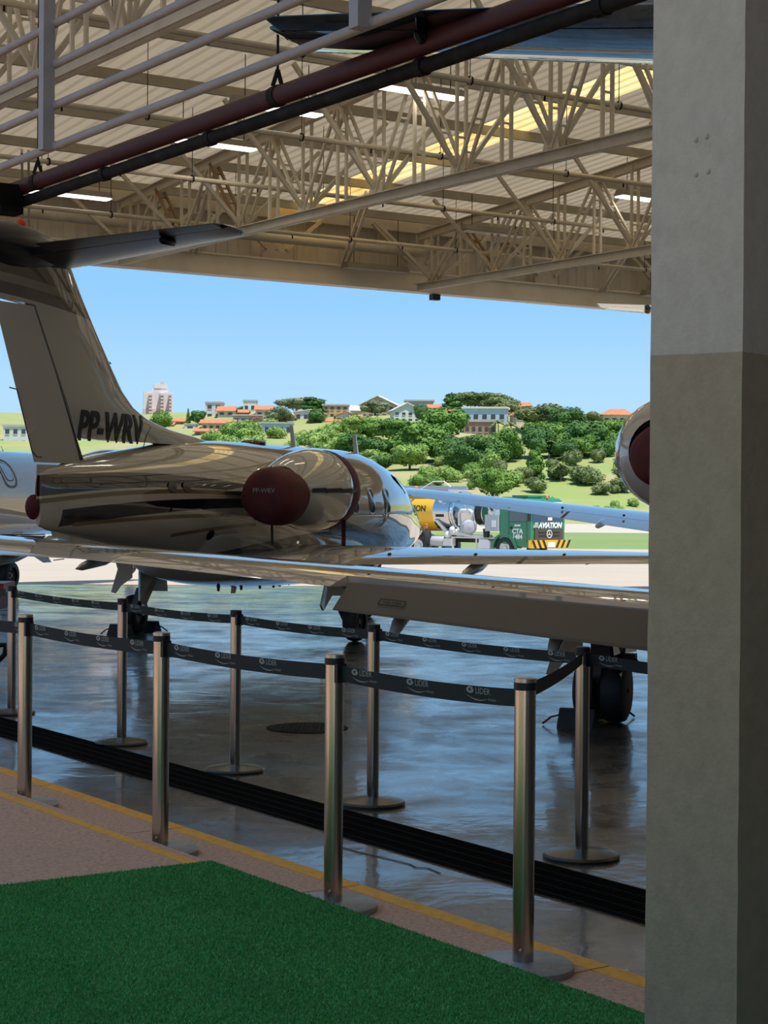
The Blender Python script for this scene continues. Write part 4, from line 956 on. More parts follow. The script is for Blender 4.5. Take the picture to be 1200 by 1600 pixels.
part('door_seam', TR['dkgreen'], lambda m: (m.bar((-1.22, -.004, .95), (-1.22, -.004, 2.6), .02, .01), m.bar((-.20, -.004, .8), (-.20, -.004, 1.75), .02, .01), m.bar((-1.22, -.004, 1.72), (-.2, -.004, 1.72), .01, .02)), cab)
part('door_handle', M['black'], lambda m: m.box((-1.08, -.02, 1.45), (.10, .03, .12)), cab)
part('mirror', M['black'], lambda m: (m.box((.08, -.18, 1.95), (.08, .16, .40)), m.tube([(-.1, 0, 2.2), (.06, -.16, 2.2)], .015, 5)), cab)
part('grille', TR['grille'], lambda m: m.box((.025, W_ / 2 + .05, 1.18), (.05, W_ - .4, .50)), cab)
for z in (1.10, 1.25):
    part('grille_slot', M['black'], lambda m: m.box((.055, W_ / 2 + .05, z), (.02, W_ - .9, .05)), cab)
def star(m):
    c = Vector((.07, W_ / 2 + .05, 1.18)); R_ = .17
    m.rings([[c + Vector((.012 * math.cos(a), 0, 0)) + Vector((0, math.cos(q), math.sin(q))) * (R_ + .022 * math.sin(a)) for q in [2 * math.pi * k / 24 for k in range(25)]] for a in [2 * math.pi * j / 6 for j in range(7)]], cap=False, closed=False)
    for k in range(3):
        q = math.pi / 2 + k * 2 * math.pi / 3; t = Vector((0, math.cos(q), math.sin(q))); s = Vector((0, -math.sin(q), math.cos(q)))
        m.add([c + t * R_, c + s * .03, c - s * .03, c + Vector((.02, 0, 0))], [(0, 1, 3), (0, 3, 2), (0, 2, 1)])
part('emblem_star', TR['white'], star, cab)
bumper = part('bumper', TR['bump_y'], lambda m: m.poly([(.0, -.12, .55), (.14, -.02, .55), (.14, W_ + .02, .55), (0, W_ + .12, .55)], (0, 0, .36)))
for k in range(7):
    y = .12 + k * .36
    if 3 <= k <= 3: continue
    part('warning_stripe', M['black'], lambda m: m.poly([(.146, y, .55), (.146, y + .15, .55), (.146, y + (.36 if k > 3 else -.05), .91), (.146, y + (.21 if k > 3 else -.20), .91)], (.006, 0, 0)), bumper)
part('number_plate', TR['white'], lambda m: m.box((.15, W_ / 2 + .1, .70), (.02, .48, .22)), bumper)
def txt(body, size, mtx, m, par, sh=0.0, bold=.01):
    me = text_mesh(body, size, .004, 'CENTER', sh, bold); me.materials.append(m); o = link('lettering', me, par); o.matrix_local = mtx; return o
front_m = lambda y, z: Matrix(((0, 0, 1, .06), (1, 0, 0, y), (0, 1, 0, z), (0, 0, 0, 1)))
side_m = lambda x, z, y=-.015: Matrix(((1, 0, 0, x), (0, 0, -1, y), (0, 1, 0, z), (0, 0, 0, 1)))
txt('AVIATION', .34, front_m(W_ / 2 + .1, 1.46), TR['white'], cab, .25, .016)
for k in range(4): part('speed_line', TR['white'], lambda m: m.box((.05, .30 + .02 * k, 1.50 + .06 * k), (.02, .34 - .04 * k, .028)), cab)
txt('CTA', .30, side_m(-.72, 1.20), TR['white'], cab, 0, .012); txt('1484', .28, side_m(-.72, .96), TR['white'], cab, 0, .012); txt('MTOW', .10, side_m(-.72, 1.52), TR['white'], cab)
part('windscreen_badge', TR['white'], lambda m: m.box((.05, W_ / 2 + .1, 1.86), (.015, .3, .14)), cab)
part('roof_beacon', TR['orange'], lambda m: m.lathe([(0, .08), (.10, .07), (.14, .03), (.145, 0)], (-.3, W_ / 2 + .3, 2.80), n=10), cab)
def arch(m, x, y0, y1, r0, r1):
    for a, b in zip(range(12), range(1, 13)):
        qa, qb = math.pi * a / 12, math.pi * b / 12
        m.add([(x + r * math.cos(q), y, .52 + r * math.sin(q)) for q in (qa, qb) for r in (r0, r1) for y in (y0, y1)], [(0, 1, 3, 2), (4, 6, 7, 5), (2, 3, 7, 6), (0, 4, 5, 1), (0, 2, 6, 4), (1, 5, 7, 3)])
def wheel(x, y):
    w = part('wheel', M['rubber'], lambda m: m.lathe([(-.15, .3), (-.15, .46), (-.1, .52), (.1, .52), (.15, .46), (.15, .3)], (x, y, .52), (0, -1, 0), 24), sm=True)
    part('rim', TR['pale'], lambda m: m.lathe([(.05, .30), (.12, .30), (.10, .24), (.06, .12), (.12, .1), (.12, 0)], (x, y, .52), (0, -1, 0), 20), w)
for x in (-1.45, -6.6, -8.0):
    for y in (.12, W_ - .12): wheel(x, y)
part('front_fender', TR['green'], lambda m: arch(m, -1.45, -.06, .34, .60, .70)); part('front_fender', TR['green'], lambda m: arch(m, -1.45, W_ - .34, W_ + .06, .60, .70))
part('chassis', M['black'], lambda m: (m.box((-5.6, W_ / 2 - .45, .85), (8.2, .12, .26)), m.box((-5.6, W_ / 2 + .45, .85), (8.2, .12, .26))))
TX0, TX1, TC, TRD = -12.0, -5.0, 2.12, .92
def tank_section(name, m, xa, xb, dome=False):
    pr = [(xa, TRD), (xb, TRD)] + ([(xb + .08, TRD * .97), (xb + .18, TRD * .75), (xb + .22, 0)] if dome else [])
    return part(name, m, lambda k: k.lathe(pr, (0, W_ / 2, TC), (1, 0, 0), 40, True), sm=True)
tank = tank_section('tank', TR['yellow'], TX0, -6.0)
tank_section('tank_band', TR['steel'], -6.0, TX1 - .0, True)
for x in (-5.05, -4.8):
    part('tank_ring', TR['steel'], lambda m: m.lathe([(0, TRD), (0, TRD + .05), (.05, TRD + .05), (.05, TRD)], (x, W_ / 2, TC), (1, 0, 0), 32))
txt('AVIATION', .40, side_m(-7.35, 2.14, W_ / 2 - TRD - .012), TR['dkgreen'], tank, .12, .012)
part('hazard_placard', M['black'], lambda m: [m.box((-5.72 + .17 * k, W_ / 2 - TRD - .01, 1.95), (.13, .02, .13)) for k in range(3)], tank)
part('hazard_diamond', TR['white'], lambda m: m.poly([(-5.5, W_ / 2 - TRD + .05, 2.55), (-5.36, W_ / 2 - TRD + .05, 2.69), (-5.5, W_ / 2 - TRD + .05, 2.83), (-5.64, W_ / 2 - TRD + .05, 2.69)], (0, -.1, 0)), tank)
part('tank_catwalk', TR['grey'], lambda m: (m.box((-8.6, W_ / 2, 3.14), (6.6, 1.3, .08)), m.box((-8.6, W_ / 2 - .66, 3.24), (6.6, .04, .22)), m.box((-8.6, W_ / 2 + .66, 3.24), (6.6, .04, .22))))
part('catwalk_rail', TR['pale'], lambda m: m.tube([(-7.6, .5, 3.1), (-6.9, .5, 3.2), (-6.2, .5, 3.55), (-5.5, .5, 3.55), (-5.1, .5, 3.3)], .03, 6))
part('tank_lamp', TR['orange'], lambda m: m.ball((-7.2, .45, 3.25), .09, .09, .1, 8, 6))
part('tank_cradle', TR['pale'], lambda m: m.poly([(-5.9, .25, 1.75), (-5.7, .25, 1.75), (-5.0, .45, 1.05), (-5.2, .45, 1.0)], (0, .1, 0)))
# pump bay between tank and cab
part('pump_deck', TR['pale'], lambda m: (m.box((-3.4, .35, .95), (2.6, .5, .06)), m.bar((-4.6, .12, .35), (-4.6, .12, .95), .08, .08), m.bar((-3.2, .12, .35), (-3.2, .12, .95), .06, .06)))
part('filter_vessel', TR['grey'], lambda m: m.lathe([(-.3, 0), (-.28, .25), (-.2, .34), (.45, .34), (.6, .26), (.65, 0)], (-3.9, .35, 1.45), (.75, -.66, 0), 20), sm=True)
part('pipe_elbow', TR['pale'], lambda m: m.tube([(-4.35, .3, 1.5), (-4.4, .3, 2.05), (-4.25, .3, 2.2), (-3.75, .3, 2.2), (-3.6, .3, 2.1), (-3.6, .3, 1.7)], .085, 10), sm=True)
part('pipe_run', TR['pale'], lambda m: m.tube([(-4.9, .3, 1.15), (-4.3, .2, 1.15), (-3.5, .2, 1.02), (-2.4, .2, 1.02)], .10, 10), sm=True)
part('hose_reel', TR['steel'], lambda m: m.lathe([(-.25, .2), (-.25, .62), (-.2, .62), (-.2, .3), (.2, .3), (.2, .62), (.25, .62), (.25, .2)], (-3.2, .8, 2.1), (1, 0, 0), 26))
part('hose_coil', M['black'], lambda m: m.lathe([(-.19, .55), (.19, .55)], (-3.2, .8, 2.1), (1, 0, 0), 26))
part('reel_frame', TR['pale'], lambda m: (m.bar((-2.6, .1, 1.5), (-1.9, .1, 2.5), .05, .05), m.bar((-2.6, .1, 2.5), (-1.9, .1, 1.5), .05, .05), m.bar((-2.6, .1, 2.5), (-1.9, .1, 2.5), .05, .05), m.bar((-3.9, .1, 2.5), (-2.6, .1, 2.5), .05, .05), m.bar((-3.6, .1, 2.0), (-3.9, .1, 2.5), .05, .05)))
part('control_box', TR['grey'], lambda m: m.box((-2.15, .15, 1.65), (.75, .5, .75))); part('control_plate', TR['white'], lambda m: m.box((-2.0, -.11, 1.62), (.22, .02, .3)))
part('bucket', M['black'], lambda m: m.lathe([(0, .13), (.4, .17), (.4, 0)], (-2.55, .05, .98), n=12)); part('valve_cluster', TR['pale'], lambda m: (m.ball((-4.75, .25, 1.3), .16), m.ball((-5.0, .25, 1.05), .18), m.ball((-4.4, .2, 1.22), .14), m.box((-4.9, .2, .72), (.5, .3, .34))))
part('tool_box', TR['white'], lambda m: m.poly([(-3.0, .05, .35), (-2.35, .05, .35), (-2.35, .05, .8), (-2.5, .05, .9), (-3.0, .05, .9)], (0, .4, 0)))
part('side_tank', TR['grey'], lambda m: m.lathe([(-.5, 0), (-.5, .2), (-.45, .24), (.45, .24), (.5, .2), (.5, 0)], (-5.7, .25, .75), (1, 0, 0), 16), sm=True)
part('rear_locker', M['red_cart'], lambda m: m.box((-7.1, .3, .85), (.6, .4, .4)))

# worker beside the truck
pm_ = {'skin': mat('skin', (0.42, 0.24, 0.16), .6), 'dark': mat('dark work clothes', (0.02, 0.02, 0.022), .8), 'cap': mat('orange cap', (0.45, 0.10, 0.03), .7)}
pw_ = AT(667, 800, 76.0); pz = zprof(76)
person = tag(empty('person', (pw_.x, pw_.y, pz), math.radians(25)), 'person in dark clothes and orange cap standing beside the fuel truck', 'person')
def skin_body(name, verts, edges, radii, m, parent):
    me = bpy.data.meshes.new(name); me.from_pydata(verts, edges, []); me.materials.append(m); o = link(name, me, parent)
    sk = o.modifiers.new('skin', 'SKIN'); sk.use_smooth_shade = True
    for i, r in enumerate(radii): me.skin_vertices[0].data[i].radius = (r, r)
    me.skin_vertices[0].data[0].use_root = True
    ss = o.modifiers.new('subsurf', 'SUBSURF'); ss.levels = 1; ss.render_levels = 2; return o
pv = [(0, 0, .80), (0, .0, 1.0), (0, .02, 1.18), (0, .05, 1.27), (0, .07, 1.36), (-.16, .02, 1.22), (-.21, .10, .98), (-.14, .28, .88), (.16, .02, 1.22), (.21, .08, .98), (.16, .26, .92), (-.09, 0, .76), (-.10, .04, .42), (-.10, 0, .06), (-.10, .12, .03), (.09, 0, .76), (.10, .04, .42), (.10, 0, .06), (.10, .12, .03)]
pe = [(0, 1), (1, 2), (2, 3), (3, 4), (2, 5), (5, 6), (6, 7), (2, 8), (8, 9), (9, 10), (0, 11), (11, 12), (12, 13), (13, 14), (0, 15), (15, 16), (16, 17), (17, 18)]
skin_body('body', pv, pe, [.14, .13, .14, .055, .05, .065, .05, .035, .065, .05, .035, .085, .065, .045, .035, .085, .065, .045, .035], pm_['dark'], person)
mb = MB(); mb.ball((0, .08, 1.43), .075, .09, .11, 12, 8); hd = mb.build('head', pm_['skin'], person, smooth=True)
mb = MB(); mb.ball((0, .17, 1.42), .012, .02, .016, 6, 4); mb.build('nose', pm_['skin'], hd)
for s in (-1, 1):
    mb = MB(); mb.ball((s * .028, .16, 1.445), .009, .008, .007, 6, 4); mb.build('eye', M['black'], hd)
    mb = MB(); mb.ball((s * .155, .32 if s < 0 else .31, .87 if s < 0 else .91), .03, .05, .04, 8, 6); mb.build('hand', pm_['skin'], person, smooth=True)
mb = MB(); mb.ball((0, .08, 1.485), .085, .10, .075, 12, 6); mb.box((0, .20, 1.47), (.12, .12, .012)); mb.build('cap', pm_['cap'], person, smooth=True)

# ================================================================ HILLSIDE: TREES AND HOUSES
def solve(px, ybase, lo=238, hi=545):
    """point on the hillside that shows at this pixel"""
    best = None
    for k in range(240):
        Y = lo + (hi - lo) * k / 239; p = AT(px, ybase, Y); h = hill_z(p.x, Y)
        d = abs(p.z - h)
        if best is None or d < best[0]: best = (d, Y, p.x, h)
    return Vector((best[2], best[1], best[3]))
def leaf_mat(name, c0, c1):
    m = bpy.data.materials.new(name); m.use_nodes = True; nt = m.node_tree; b = nt.nodes['Principled BSDF']
    tc = nt.nodes.new('ShaderNodeTexCoord'); n = nd(nt, 'ShaderNodeTexNoise', Scale=1.4, Detail=5.0); nt.links.new(tc.outputs['Object'], n.inputs['Vector'])
    r = nt.nodes.new('ShaderNodeValToRGB'); r.color_ramp.elements[0].position = .35; r.color_ramp.elements[1].position = .68; r.color_ramp.elements[0].color = (*c0, 1); r.color_ramp.elements[1].color = (*c1, 1)
    nt.links.new(n.outputs['Fac'], r.inputs[0]); nt.links.new(r.outputs[0], b.inputs['Base Color']); b.inputs['Roughness'].default_value = .7; b.inputs['Specular IOR Level'].default_value = .2
    return m
LM = {'dark': leaf_mat('dark green foliage', (.045, .11, .028), (.11, .22, .05)), 'mid': leaf_mat('mid green foliage', (.08, .17, .03), (.18, .31, .06)), 'light': leaf_mat('light green foliage', (.16, .27, .055), (.29, .41, .11)),
      'olive': leaf_mat('olive foliage', (.10, .14, .045), (.20, .24, .10)), 'pale': leaf_mat('pale grey green foliage', (.13, .17, .09), (.25, .28, .16))}
BARK = mat('bark', (.09, .065, .045), .9, noise=(3, (.15, .11, .08), .4, .7))
def crown_mesh(name, blobs, n, size, m, seed, flat=0.0):
    """foliage: leaf sprays over several overlapping rounded masses with a solid heart, unit height"""
    rg = np.random.default_rng(seed); mb = MB(); V = []; Fc = []
    vol = np.array([b[3] * b[4] for b in blobs]); vol = vol / vol.sum()
    for (x, y, z, rx, rz), k in zip(blobs, vol):
        cnt = int(n * k) + 20
        d = rg.normal(size=(cnt, 3)); d /= np.linalg.norm(d, axis=1)[:, None]
        rad = 1 - .28 * rg.random(cnt) ** 2 + .10 * np.sin(d[:, 0] * 7 + seed) * np.sin(d[:, 2] * 6) * np.cos(d[:, 1] * 8)
        c = np.array([x, y, z]) + d * rad[:, None] * np.array([rx, rx, rz])
        nr = d + rg.normal(size=(cnt, 3)) * .45 + np.array([0, 0, .35]); nr /= np.linalg.norm(nr, axis=1)[:, None]
        t = np.cross(nr, rg.normal(size=(cnt, 3))); t /= np.linalg.norm(t, axis=1)[:, None]; bt = np.cross(nr, t)
        s = size * rg.uniform(.6, 1.3, cnt)[:, None]
        q = np.stack([c - t * s, c + bt * s * .7, c + t * s, c - bt * s * .7], 1)
        o = len(V); V += [tuple(p) for p in q.reshape(-1, 3)]; Fc += [(o + 4 * i, o + 4 * i + 1, o + 4 * i + 2, o + 4 * i + 3) for i in range(cnt)]
    mb.add(V, Fc)
    for (x, y, z, rx, rz) in blobs: mb.ball((x, y, z), rx * .78, rx * .78, rz * .78, 10, 7)
    return mb.mesh(name, m)
def blobs(seed, kind):
    r = random.Random(seed); out = []
    if kind == 'round':
        out.append((0, 0, .54, .42, .40))
        for k in range(9):
            q = k * 2.4; out.append((.30 * math.cos(q), .30 * math.sin(q), .34 + .42 * r.random(), .18 + .1 * r.random(), .17 + .08 * r.random()))
    elif kind == 'spread':
        for k in range(11):
            q = k * 2.4; d = .12 + .5 * r.random(); out.append((d * math.cos(q), d * math.sin(q), .62 + .25 * (1 - d) + .08 * r.random(), .22 + .1 * r.random(), .11 + .06 * r.random()))
        out.append((0, 0, .66, .40, .2))
    elif kind == 'bush':
        for k in range(8):
            q = k * 2.4; d = .38 * r.random(); out.append((d * math.cos(q), d * math.sin(q), .35 + .25 * r.random(), .25 + .12 * r.random(), .28 + .1 * r.random()))
    elif kind == 'tall':
        for k in range(8): out.append((.1 * math.cos(k * 2.4), .1 * math.sin(k * 2.4), .3 + .085 * k, .26 - .02 * k + .05 * r.random(), .14))
    elif kind == 'conifer':
        for k in range(8): out.append((0, 0, .15 + .105 * k, .24 - .027 * k, .05))
    return out
CM = {}
def crown(kind, col, v):
    key = (kind, col, v)
    if key not in CM: CM[key] = crown_mesh('crown', blobs(hash(kind) % 7 * 0 + v * 13 + len(kind), kind), {'round': 3200, 'spread': 3000, 'bush': 1500, 'tall': 1500, 'conifer': 900}[kind], {'round': .034, 'spread': .034, 'bush': .05, 'tall': .045, 'conifer': .035}[kind], LM[col], v * 7 + len(col))
    return CM[key]
TRUNK = {}
def trunk(kind):
    if kind not in TRUNK:
        mb = MB(); mb.tube([(0, 0, -.05), (.01, 0, .25), (0, .01, .55)], [.035, .025, .015], 7)
        if kind in ('spread', 'round'):
            for q in (0, 2.1, 4.2): mb.tube([(0, 0, .3), (.2 * math.cos(q), .2 * math.sin(q), .6)], [.018, .008], 5)
        TRUNK[kind] = mb.mesh('trunk', BARK)
    return TRUNK[kind]
def tree(px, ytop, ybase, wpx, kind, col, v, label, cat='tree', group='trees on the hillside', lo=238):
    p = solve(px, ybase, lo); h = (ybase - ytop) / F * p.y; w = wpx / F * p.y
    nat = {'round': .98, 'spread': 1.25, 'bush': 1.15, 'tall': .58, 'conifer': .46}[kind]
    t = tag(empty('tree' if cat == 'tree' else 'bush', p, v * 1.7 + px), label, cat, group)
    sx = w / nat
    for nm, me in (('crown', crown(kind, col, v % 3)), ('trunk', trunk(kind))):
        o = link(nm, me, t); o.scale = (sx, sx, h)
    return t
TREES = [
 (250, 640, 676, 36, 'round', 'mid', 0, 'round green tree below the tall pink tower'), (388, 632, 652, 32, 'round', 'dark', 1, 'dark rounded tree among orange roofs left of the pale grove'),
 (294, 637, 664, 9, 'conifer', 'dark', 0, 'narrow dark conifer beside the low orange roofs'), (309, 640, 664, 26, 'round', 'dark', 2, 'dark bushy tree just right of the narrow conifer'),
 (436, 634, 662, 44, 'round', 'pale', 0, 'pale grey green tree at the left of the ridge grove'), (462, 622, 655, 58, 'spread', 'pale', 1, 'tall pale tree at the top of the ridge grove'), (492, 621, 652, 44, 'tall', 'dark', 2, 'dark green tree on the right of the ridge grove'), (496, 638, 660, 28, 'bush', 'dark', 1, 'small dark tree in front of the white cottage'),
 (586, 614, 640, 46, 'round', 'pale', 2, 'pale tree rising behind the tan sloping house'), (708, 616, 650, 34, 'tall', 'dark', 0, 'dark upright tree on the ridge right of the white house'),
 (660, 631, 662, 27, 'round', 'dark', 0, 'dark tree beside the white house gable'), (742, 614, 652, 90, 'spread', 'olive', 0, 'broad olive tree on the skyline above the blue building'), (782, 618, 650, 60, 'round', 'olive', 1, 'olive tree on the skyline right of the blue building'), (806, 636, 660, 44, 'bush', 'olive', 2, 'low olive tree at the end of the blue building'),
 (692, 632, 694, 78, 'round', 'mid', 1, 'large domed green tree left of the blue building'), (655, 656, 722, 92, 'round', 'mid', 2, 'largest green tree in the middle of the wooded slope'), (612, 656, 708, 78, 'spread', 'mid', 0, 'spreading green tree above the brown shelter'),
 (745, 676, 734, 92, 'round', 'dark', 1, 'wide dark green tree below the brick terrace'), (788, 668, 722, 58, 'round', 'mid', 0, 'green tree right of the brick terrace'), (852, 628, 676, 92, 'round', 'olive', 1, 'wide olive tree right of the orange gabled house'), (886, 632, 690, 62, 'round', 'dark', 2, 'dark tree on the skyline right of the gabled house'),
 (842, 662, 716, 58, 'round', 'dark', 0, 'dark green tree below the orange gabled house'), (874, 656, 706, 66, 'round', 'mid', 1, 'rounded green tree in the middle of the right hand grove'), (912, 652, 712, 74, 'round', 'dark', 1, 'large dark tree in the right hand grove'), (946, 656, 706, 62, 'spread', 'mid', 1, 'tree with a bare trunk standing left of the engine'), (975, 652, 706, 56, 'round', 'mid', 2, 'green tree partly behind the engine at the pillar'),
 (925, 640, 660, 30, 'bush', 'olive', 0, 'olive shrub tree left of the cream ridge house'), (836, 700, 752, 26, 'tall', 'mid', 1, 'slim young tree on the grass bank'), (560, 652, 690, 60, 'spread', 'light', 0, 'light green tree above the jet cabin'), (1010, 650, 700, 60, 'round', 'dark', 0, 'dark tree behind the pillar edge'),
 (722, 690, 742, 60, 'round', 'dark', 2, 'dark tree at the foot of the wooded slope'), (690, 668, 722, 46, 'round', 'dark', 0, 'dark tree squeezed between the two largest green trees'), (640, 690, 735, 60, 'round', 'light', 1, 'light green tree at the lower left of the wooded slope')]
for T in TREES: tree(*T)
rt = random.Random(5)
for k in range(40):
    x = rt.uniform(545, 800) if k < 24 else rt.uniform(815, 1015); y = rt.uniform(694, 738) if k < 24 else rt.uniform(684, 722); hg = rt.uniform(26, 44); c = rt.choice(['mid', 'dark', 'mid', 'light'])
    zn = 'behind the nose of the lettered jet' if x < 680 else ('in the wood behind the fuel truck' if x < 810 else 'in the right hand grove')
    tree(x, y - hg, y, hg * rt.uniform(1.0, 1.4), rt.choice(['round', 'bush', 'round']), c, k, {'mid': 'mid green', 'dark': 'dark green', 'light': 'light green'}[c] + ' tree crowded ' + zn, 'tree', c + ' trees crowded ' + zn)
# paler scrub, thick on the left slope and along the foot of the wood
rs = random.Random(11)
scrub = []
for k in range(46): scrub.append((rs.uniform(330, 640), rs.uniform(672, 715), 'light' if rs.random() < .8 else 'mid'))
for k in range(26): scrub.append((rs.uniform(590, 800), rs.uniform(718, 766), 'mid' if rs.random() < .5 else 'light'))
for k in range(14): scrub.append((rs.uniform(760, 1010), rs.uniform(740, 775), 'olive'))
for k in range(16): scrub.append((rs.uniform(830, 1010), rs.uniform(790, 818), 'mid' if rs.random() < .4 else 'light'))
for k in range(10): scrub.append((rs.uniform(690, 1010), rs.uniform(712, 735), 'olive' if rs.random() < .6 else 'dark'))
SL = {'light': 'light green', 'mid': 'mid green', 'olive': 'dry olive', 'dark': 'dark green'}
def zone(x, y):
    if y > 785: return 'low by the pale road'
    if x < 450: return 'below the houses at the left'
    if x < 600: return 'above the roof of the lettered jet'
    if x < 690: return 'behind the nose of the lettered jet'
    if x < 830: return 'behind the fuel truck'
    return 'on the grass bank left of the engine' if y > 735 else 'under the right hand grove'
for i, (x, y, c) in enumerate(scrub):
    hgt = rs.uniform(14, 32) if y < 770 else rs.uniform(10, 22)
    sz = 'large' if hgt > 23 else 'small'
    tree(x, y - hgt, y, hgt * rs.uniform(1.1, 1.8), 'bush', c, i, f'{sz} {SL[c]} scrub bush {zone(x, y)}', 'bush', f'{sz} {SL[c]} scrub {zone(x, y)}')
tree(843, 737, 752, 24, 'bush', 'dark', 1, 'round dark bush on the grass bank below the slim young tree', 'bush')
tree(770, 726, 782, 62, 'round', 'mid', 1, 'big rounded bush right behind the fuel truck pump bay', 'bush')
# palms
def palm(px, ytop, ybase, label):
    p = solve(px, ybase); h = (ybase - ytop) / F * p.y; t = tag(empty('palm_tree', p), label, 'palm', 'palms on the hillside')
    mb = MB(); mb.tube([(0, 0, -.3), (.02 * h, 0, h * .4), (0, 0, h * .62)], [.03 * h, .022 * h, .02 * h], 7); mb.build('trunk', BARK, t)
    for k in range(16):
        q = k * 2.4; el = .3 + 1.0 * (k % 4) / 3; mb = MB(); L_ = h * .46; pts = []
        for j in range(7):
            u = j / 6; r = L_ * u; pts.append(Vector((r * math.cos(el * (1 - .4 * u)) * math.cos(q), r * math.cos(el * (1 - .4 * u)) * math.sin(q), h * .62 + r * math.sin(el) - 1.05 * r * u * .75)))
        side = Vector((-math.sin(q), math.cos(q), 0)); w = h * .055
        vs_ = []
        for j, pt in enumerate(pts):
            ww = w * math.sin(math.pi * (.12 + .86 * j / 6)); vs_ += [pt - side * ww - UP * ww * .5, pt + UP * .01, pt + side * ww - UP * ww * .5]
        mb.add(vs_, [f for j in range(6) for f in ((3 * j, 3 * j + 1, 3 * j + 4, 3 * j + 3), (3 * j + 1, 3 * j + 2, 3 * j + 5, 3 * j + 4))]); mb.build('frond', LM['olive'], t)
palm(876, 714, 753, 'large palm on the grass bank below the right hand grove'); palm(857, 676, 716, 'palm in the gap at the left of the right hand grove'); palm(798, 650, 690, 'palm in front of the orange gabled house'); palm(778, 648, 682, 'palm at the right end of the blue building'); palm(1000, 700, 745, 'palm beside the engine at the pillar')

# houses
HM = {k: mat('house ' + k, c, .85, noise=(.5, tuple(x * .82 for x in c), .4, .7)) for k, c in {'white': (.62, .62, .61), 'cream': (.58, .50, .38), 'ochre': (.55, .36, .16), 'grey': (.38, .37, .36), 'tan': (.42, .32, .23), 'blue': (.42, .52, .62), 'brick': (.36, .22, .15), 'pink': (.62, .47, .44)}.items()}
HM['tile'] = mat('orange roof tile', (.52, .20, .09), .85, noise=(1.0, (.38, .15, .08), .4, .7)); HM['slab'] = mat('grey roof slab', (.40, .39, .38), .85); HM['wroof'] = mat('pale roof sheet', (.66, .64, .60), .7); HM['win'] = mat('house window', (.05, .06, .07), .2); HM['shade'] = mat('dark opening', (.06, .05, .045), .9)
def house(px, ytop, ybase, wpx, wall, roof, label, style='gable', storeys=1, lo=238, yaw=0.0, Y=None, depth=None):
    if Y: p = AT(px, ybase, Y)
    else: p = solve(px, ybase, lo); p = AT(px, ybase, p.y + 10)
    h = (ybase - ytop) / F * p.y; w = wpx / F * p.y; d = depth or max(6.0, w * .6)
    t = tag(empty('house', p, yaw), label, 'house', 'houses on the ridge')
    rh = {'gable': .38, 'side': .30, 'hip': .34, 'flat': .06, 'shed': .22}[style] * h; wh = h - rh
    mb = MB(); mb.box((0, d / 2, wh / 2 - 1.5), (w, d, wh + 3.0)); body = mb.build('walls', HM[wall], t)
    mb = MB(); e = .05 * w + .2
    a, b = -w / 2 - e, w / 2 + e
    if style == 'gable': mb.poly([(a, -e, wh - .1), (0, -e, h), (b, -e, wh - .1), (b, -e, wh + .12), (0, -e, h + .25), (a, -e, wh + .12)], (0, d + 2 * e, 0)); g = MB(); g.poly([(-w / 2, 0, wh), (w / 2, 0, wh), (0, 0, h)], (0, d, 0)); g.build('gable', HM[wall], t)
    elif style == 'side': mb.poly([(a, -e, wh - .1), (a, d / 2, h), (a, d + e, wh - .1), (a, d + e, wh + .1), (a, d / 2, h + .2), (a, -e, wh + .1)], (b - a, 0, 0))
    elif style == 'hip':
        mb.add([(a, -e, wh), (b, -e, wh), (b, d + e, wh), (a, d + e, wh), (-w * .22, d / 2, h), (w * .22, d / 2, h)], [(0, 1, 5, 4), (1, 2, 5), (2, 3, 4, 5), (3, 0, 4), (3, 2, 1, 0)])
    elif style == 'flat': mb.box((0, d / 2, wh + rh / 2), (w + e, d + e, rh + .15))
    else: mb.poly([(a, -e, wh), (b, -e, h), (b, -e, h + .2), (a, -e, wh + .2)], (0, d + 2 * e, 0)); g = MB(); g.poly([(-w / 2, 0, wh), (w / 2, 0, wh), (w / 2, 0, h)], (0, d, 0)); g.build('gable', HM[wall], t)
    mb.build('roof', HM[roof], t)
    nwin = max(1, min(5, int(wpx / 10)))
    for s_ in range(storeys):
        zc = wh * (s_ + .55) / storeys
        for k in range(nwin):
            x = -w / 2 + w * (k + .5) / nwin; mb = MB(); mb.box((x, -.03, zc), (min(1.3, w * .5 / nwin), .10, min(1.2, wh * .42 / storeys))); wo2 = mb.build('window', HM['win'], t)
            mb = MB(); mb.box((x, -.06, zc - min(1.2, wh * .42 / storeys) / 2 - .06), (min(1.5, w * .55 / nwin), .16, .1)); mb.build('sill', HM['white'], wo2)
    return t
house(279, 654, 670, 21, 'brick', 'tile', 'little orange roofed house left of the narrow conifer', 'side', yaw=.2)
house(340, 656, 675, 50, 'cream', 'tile', 'long low house with orange roof below the white block', 'side'); house(320, 670, 684, 32, 'brick', 'tile', 'low orange roofed house nearest the jet fin', 'side'); house(360, 667, 684, 27, 'grey', 'wroof', 'open grey shed with a white sheet roof', 'shed')
house(334, 628, 657, 26, 'white', 'slab', 'square white block on the ridge right of the dark trees', 'flat', 2); house(353, 635, 660, 26, 'cream', 'tile', 'two storey cream house with orange roof right of the white block', 'side', 2); house(386, 648, 668, 44, 'grey', 'slab', 'long grey flat roofed house under the dark rounded tree', 'flat')
house(412, 634, 656, 26, 'cream', 'tile', 'cream house with orange roof left of the pale grove', 'side'); house(428, 660, 684, 56, 'blue', 'slab', 'pale blue walled yard building left of the cabin antenna', 'flat'); house(472, 640, 660, 24, 'white', 'wroof', 'white cottage with one dark window in the ridge grove', 'shed'); house(508, 655, 668, 50, 'cream', 'tile', 'low house showing only its orange roof above the scrub', 'side')
